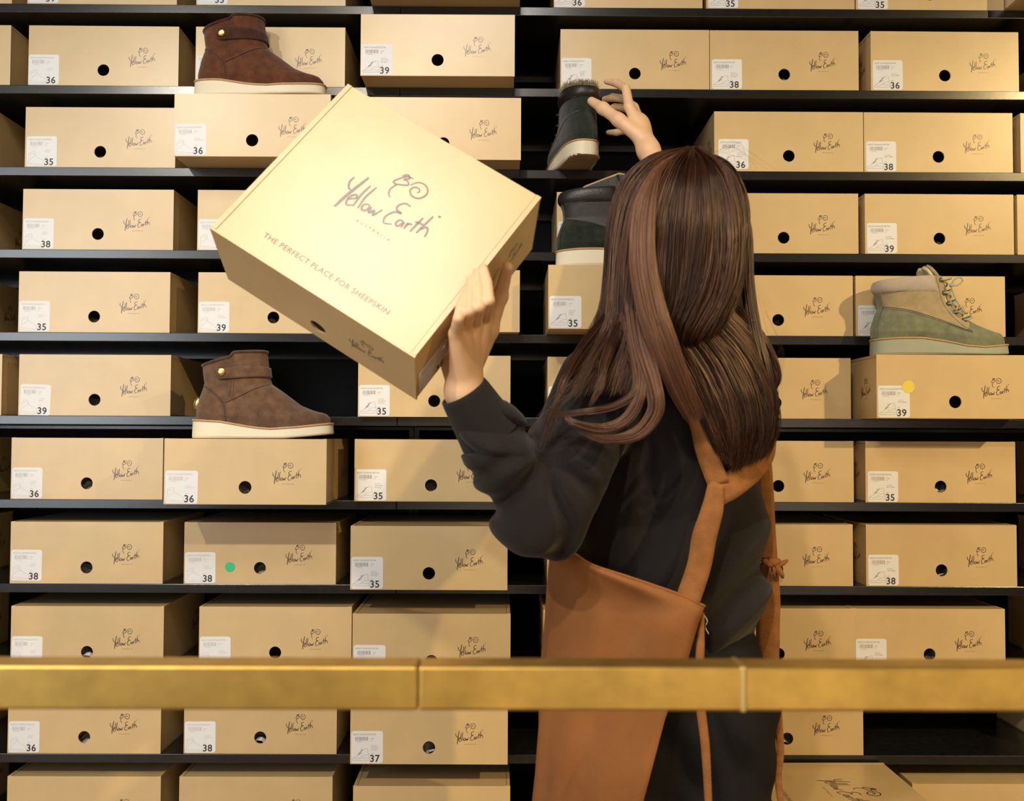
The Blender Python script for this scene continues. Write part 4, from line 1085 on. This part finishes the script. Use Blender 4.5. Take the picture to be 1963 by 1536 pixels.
# smooth front lock falling across the back
lock([(1312, 291, 1.455, .001), (1262, 325, 1.402, .006), (1236, 400, 1.380, .016), (1232, 500, 1.368, .018), (1248, 590, 1.360, .019), (1275, 670, 1.358, .020), (1305, 745, 1.37, .017), (1335, 810, 1.39, .010)], 760, .016, tone=.85, rad_=.00045)
# lower back hair
e1 = [(1262, 640, 1.405), (1300, 700, 1.415), (1335, 770, 1.42), (1362, 830, 1.42), (1385, 880, 1.43)]
e2 = [(1300, 645, 1.405), (1340, 705, 1.412), (1372, 775, 1.41), (1392, 840, 1.415), (1400, 895, 1.43)]
e3 = [(1345, 640, 1.41), (1390, 700, 1.41), (1420, 770, 1.405), (1428, 840, 1.41), (1415, 900, 1.43)]
e4 = [(1380, 620, 1.42), (1430, 680, 1.42), (1460, 750, 1.42), (1465, 820, 1.42), (1440, 890, 1.43)]
e5 = [(1400, 595, 1.45), (1452, 655, 1.46), (1482, 740, 1.47), (1486, 820, 1.47), (1462, 880, 1.46)]
sheet([e1, e2, e3, e4, e5], 4600, .010, tone=.38, ends=.14, rad_=.00048); sheet([e1, e2, e3, e4, e5], 700, .006, tone=.7, ends=.2)
# right side tresses
lock([(1405, 350, 1.50, .008), (1427, 440, 1.49, .011), (1432, 540, 1.47, .010), (1448, 640, 1.45, .010), (1468, 720, 1.44, .010), (1478, 800, 1.44, .009), (1450, 870, 1.44, .006)], 300, .008, tone=.25)
lock([(1412, 590, 1.46), (1455, 640, 1.45), (1482, 690, 1.45), (1490, 730, 1.45, .005), (1472, 760, 1.45, .003)], 120, .007, tone=.5)
# left shoulder fan and curls
lock([(1215, 560, 1.41, .015), (1228, 660, 1.375, .014), (1252, 740, 1.352, .012), (1256, 790, 1.345, .011), (1222, 832, 1.338, .008), (1160, 842, 1.335, .005), (1108, 822, 1.34, .003)], 300, .010, tone=.72, ends=.2)
lock([(1205, 600, 1.41, .014), (1222, 680, 1.375, .010), (1228, 745, 1.352, .009), (1205, 800, 1.34, .007), (1160, 822, 1.335, .006), (1105, 812, 1.335, .004), (1082, 800, 1.34, .002)], 200, .008, tone=.68, ends=.2)
lock([(1190, 640, 1.41, .012), (1218, 700, 1.37, .007), (1218, 750, 1.35, .006), (1180, 778, 1.34, .004), (1120, 790, 1.335, .004), (1045, 800, 1.36, .002)], 90, .006, tone=.6, ends=.2)
lock([(1165, 610, 1.45, .010), (1120, 665, 1.42, .009), (1082, 730, 1.38, .006), (1062, 790, 1.37, .004), (1035, 860, 1.37, .002)], 170, .007, tone=.5, ends=.3)
lock([(1190, 620, 1.41, .010), (1160, 690, 1.375, .007), (1150, 740, 1.355, .005), (1130, 780, 1.345, .003)], 90, .006, tone=.55, ends=.3)
# flyaways
for k in range(8):
    x0 = random.uniform(1350, 1400); sd = 1
    lock([(x0, 292, 1.48), (x0+sd*random.uniform(10, 50), random.uniform(268, 300), 1.47), (x0+sd*random.uniform(50, 110), random.uniform(300, 360), 1.47)], 1, .0001, tone=.4, rad_=.00012)
for k in range(22):
    x0 = random.uniform(1410, 1470); lock([(x0, 560+random.uniform(0, 160), 1.46), (x0+random.uniform(10, 40), 680, 1.46), (x0+random.uniform(0, 40), random.uniform(760, 960), 1.46)], 1, .0001, tone=.4, rad_=.00012)
for k in range(26):
    lock([(1120+random.uniform(0, 60), 690, 1.38), (1080+random.uniform(-20, 30), 760, 1.36), (random.uniform(1000, 1060), random.uniform(810, 870), 1.36)], 1, .0001, tone=.45, rad_=.00022)
hair = own(fast_mesh('hair', np.concatenate(HV), np.concatenate(HQ), M['hair'], smooth=True))
at = hair.data.attributes.new('tone', 'FLOAT', 'POINT'); tone_all = np.concatenate(HT).astype(np.float32)
if len(tone_all) == len(hair.data.vertices): at.data.foreach_set('value', tone_all)
# dense under-layer of hair closing the scalp and nape
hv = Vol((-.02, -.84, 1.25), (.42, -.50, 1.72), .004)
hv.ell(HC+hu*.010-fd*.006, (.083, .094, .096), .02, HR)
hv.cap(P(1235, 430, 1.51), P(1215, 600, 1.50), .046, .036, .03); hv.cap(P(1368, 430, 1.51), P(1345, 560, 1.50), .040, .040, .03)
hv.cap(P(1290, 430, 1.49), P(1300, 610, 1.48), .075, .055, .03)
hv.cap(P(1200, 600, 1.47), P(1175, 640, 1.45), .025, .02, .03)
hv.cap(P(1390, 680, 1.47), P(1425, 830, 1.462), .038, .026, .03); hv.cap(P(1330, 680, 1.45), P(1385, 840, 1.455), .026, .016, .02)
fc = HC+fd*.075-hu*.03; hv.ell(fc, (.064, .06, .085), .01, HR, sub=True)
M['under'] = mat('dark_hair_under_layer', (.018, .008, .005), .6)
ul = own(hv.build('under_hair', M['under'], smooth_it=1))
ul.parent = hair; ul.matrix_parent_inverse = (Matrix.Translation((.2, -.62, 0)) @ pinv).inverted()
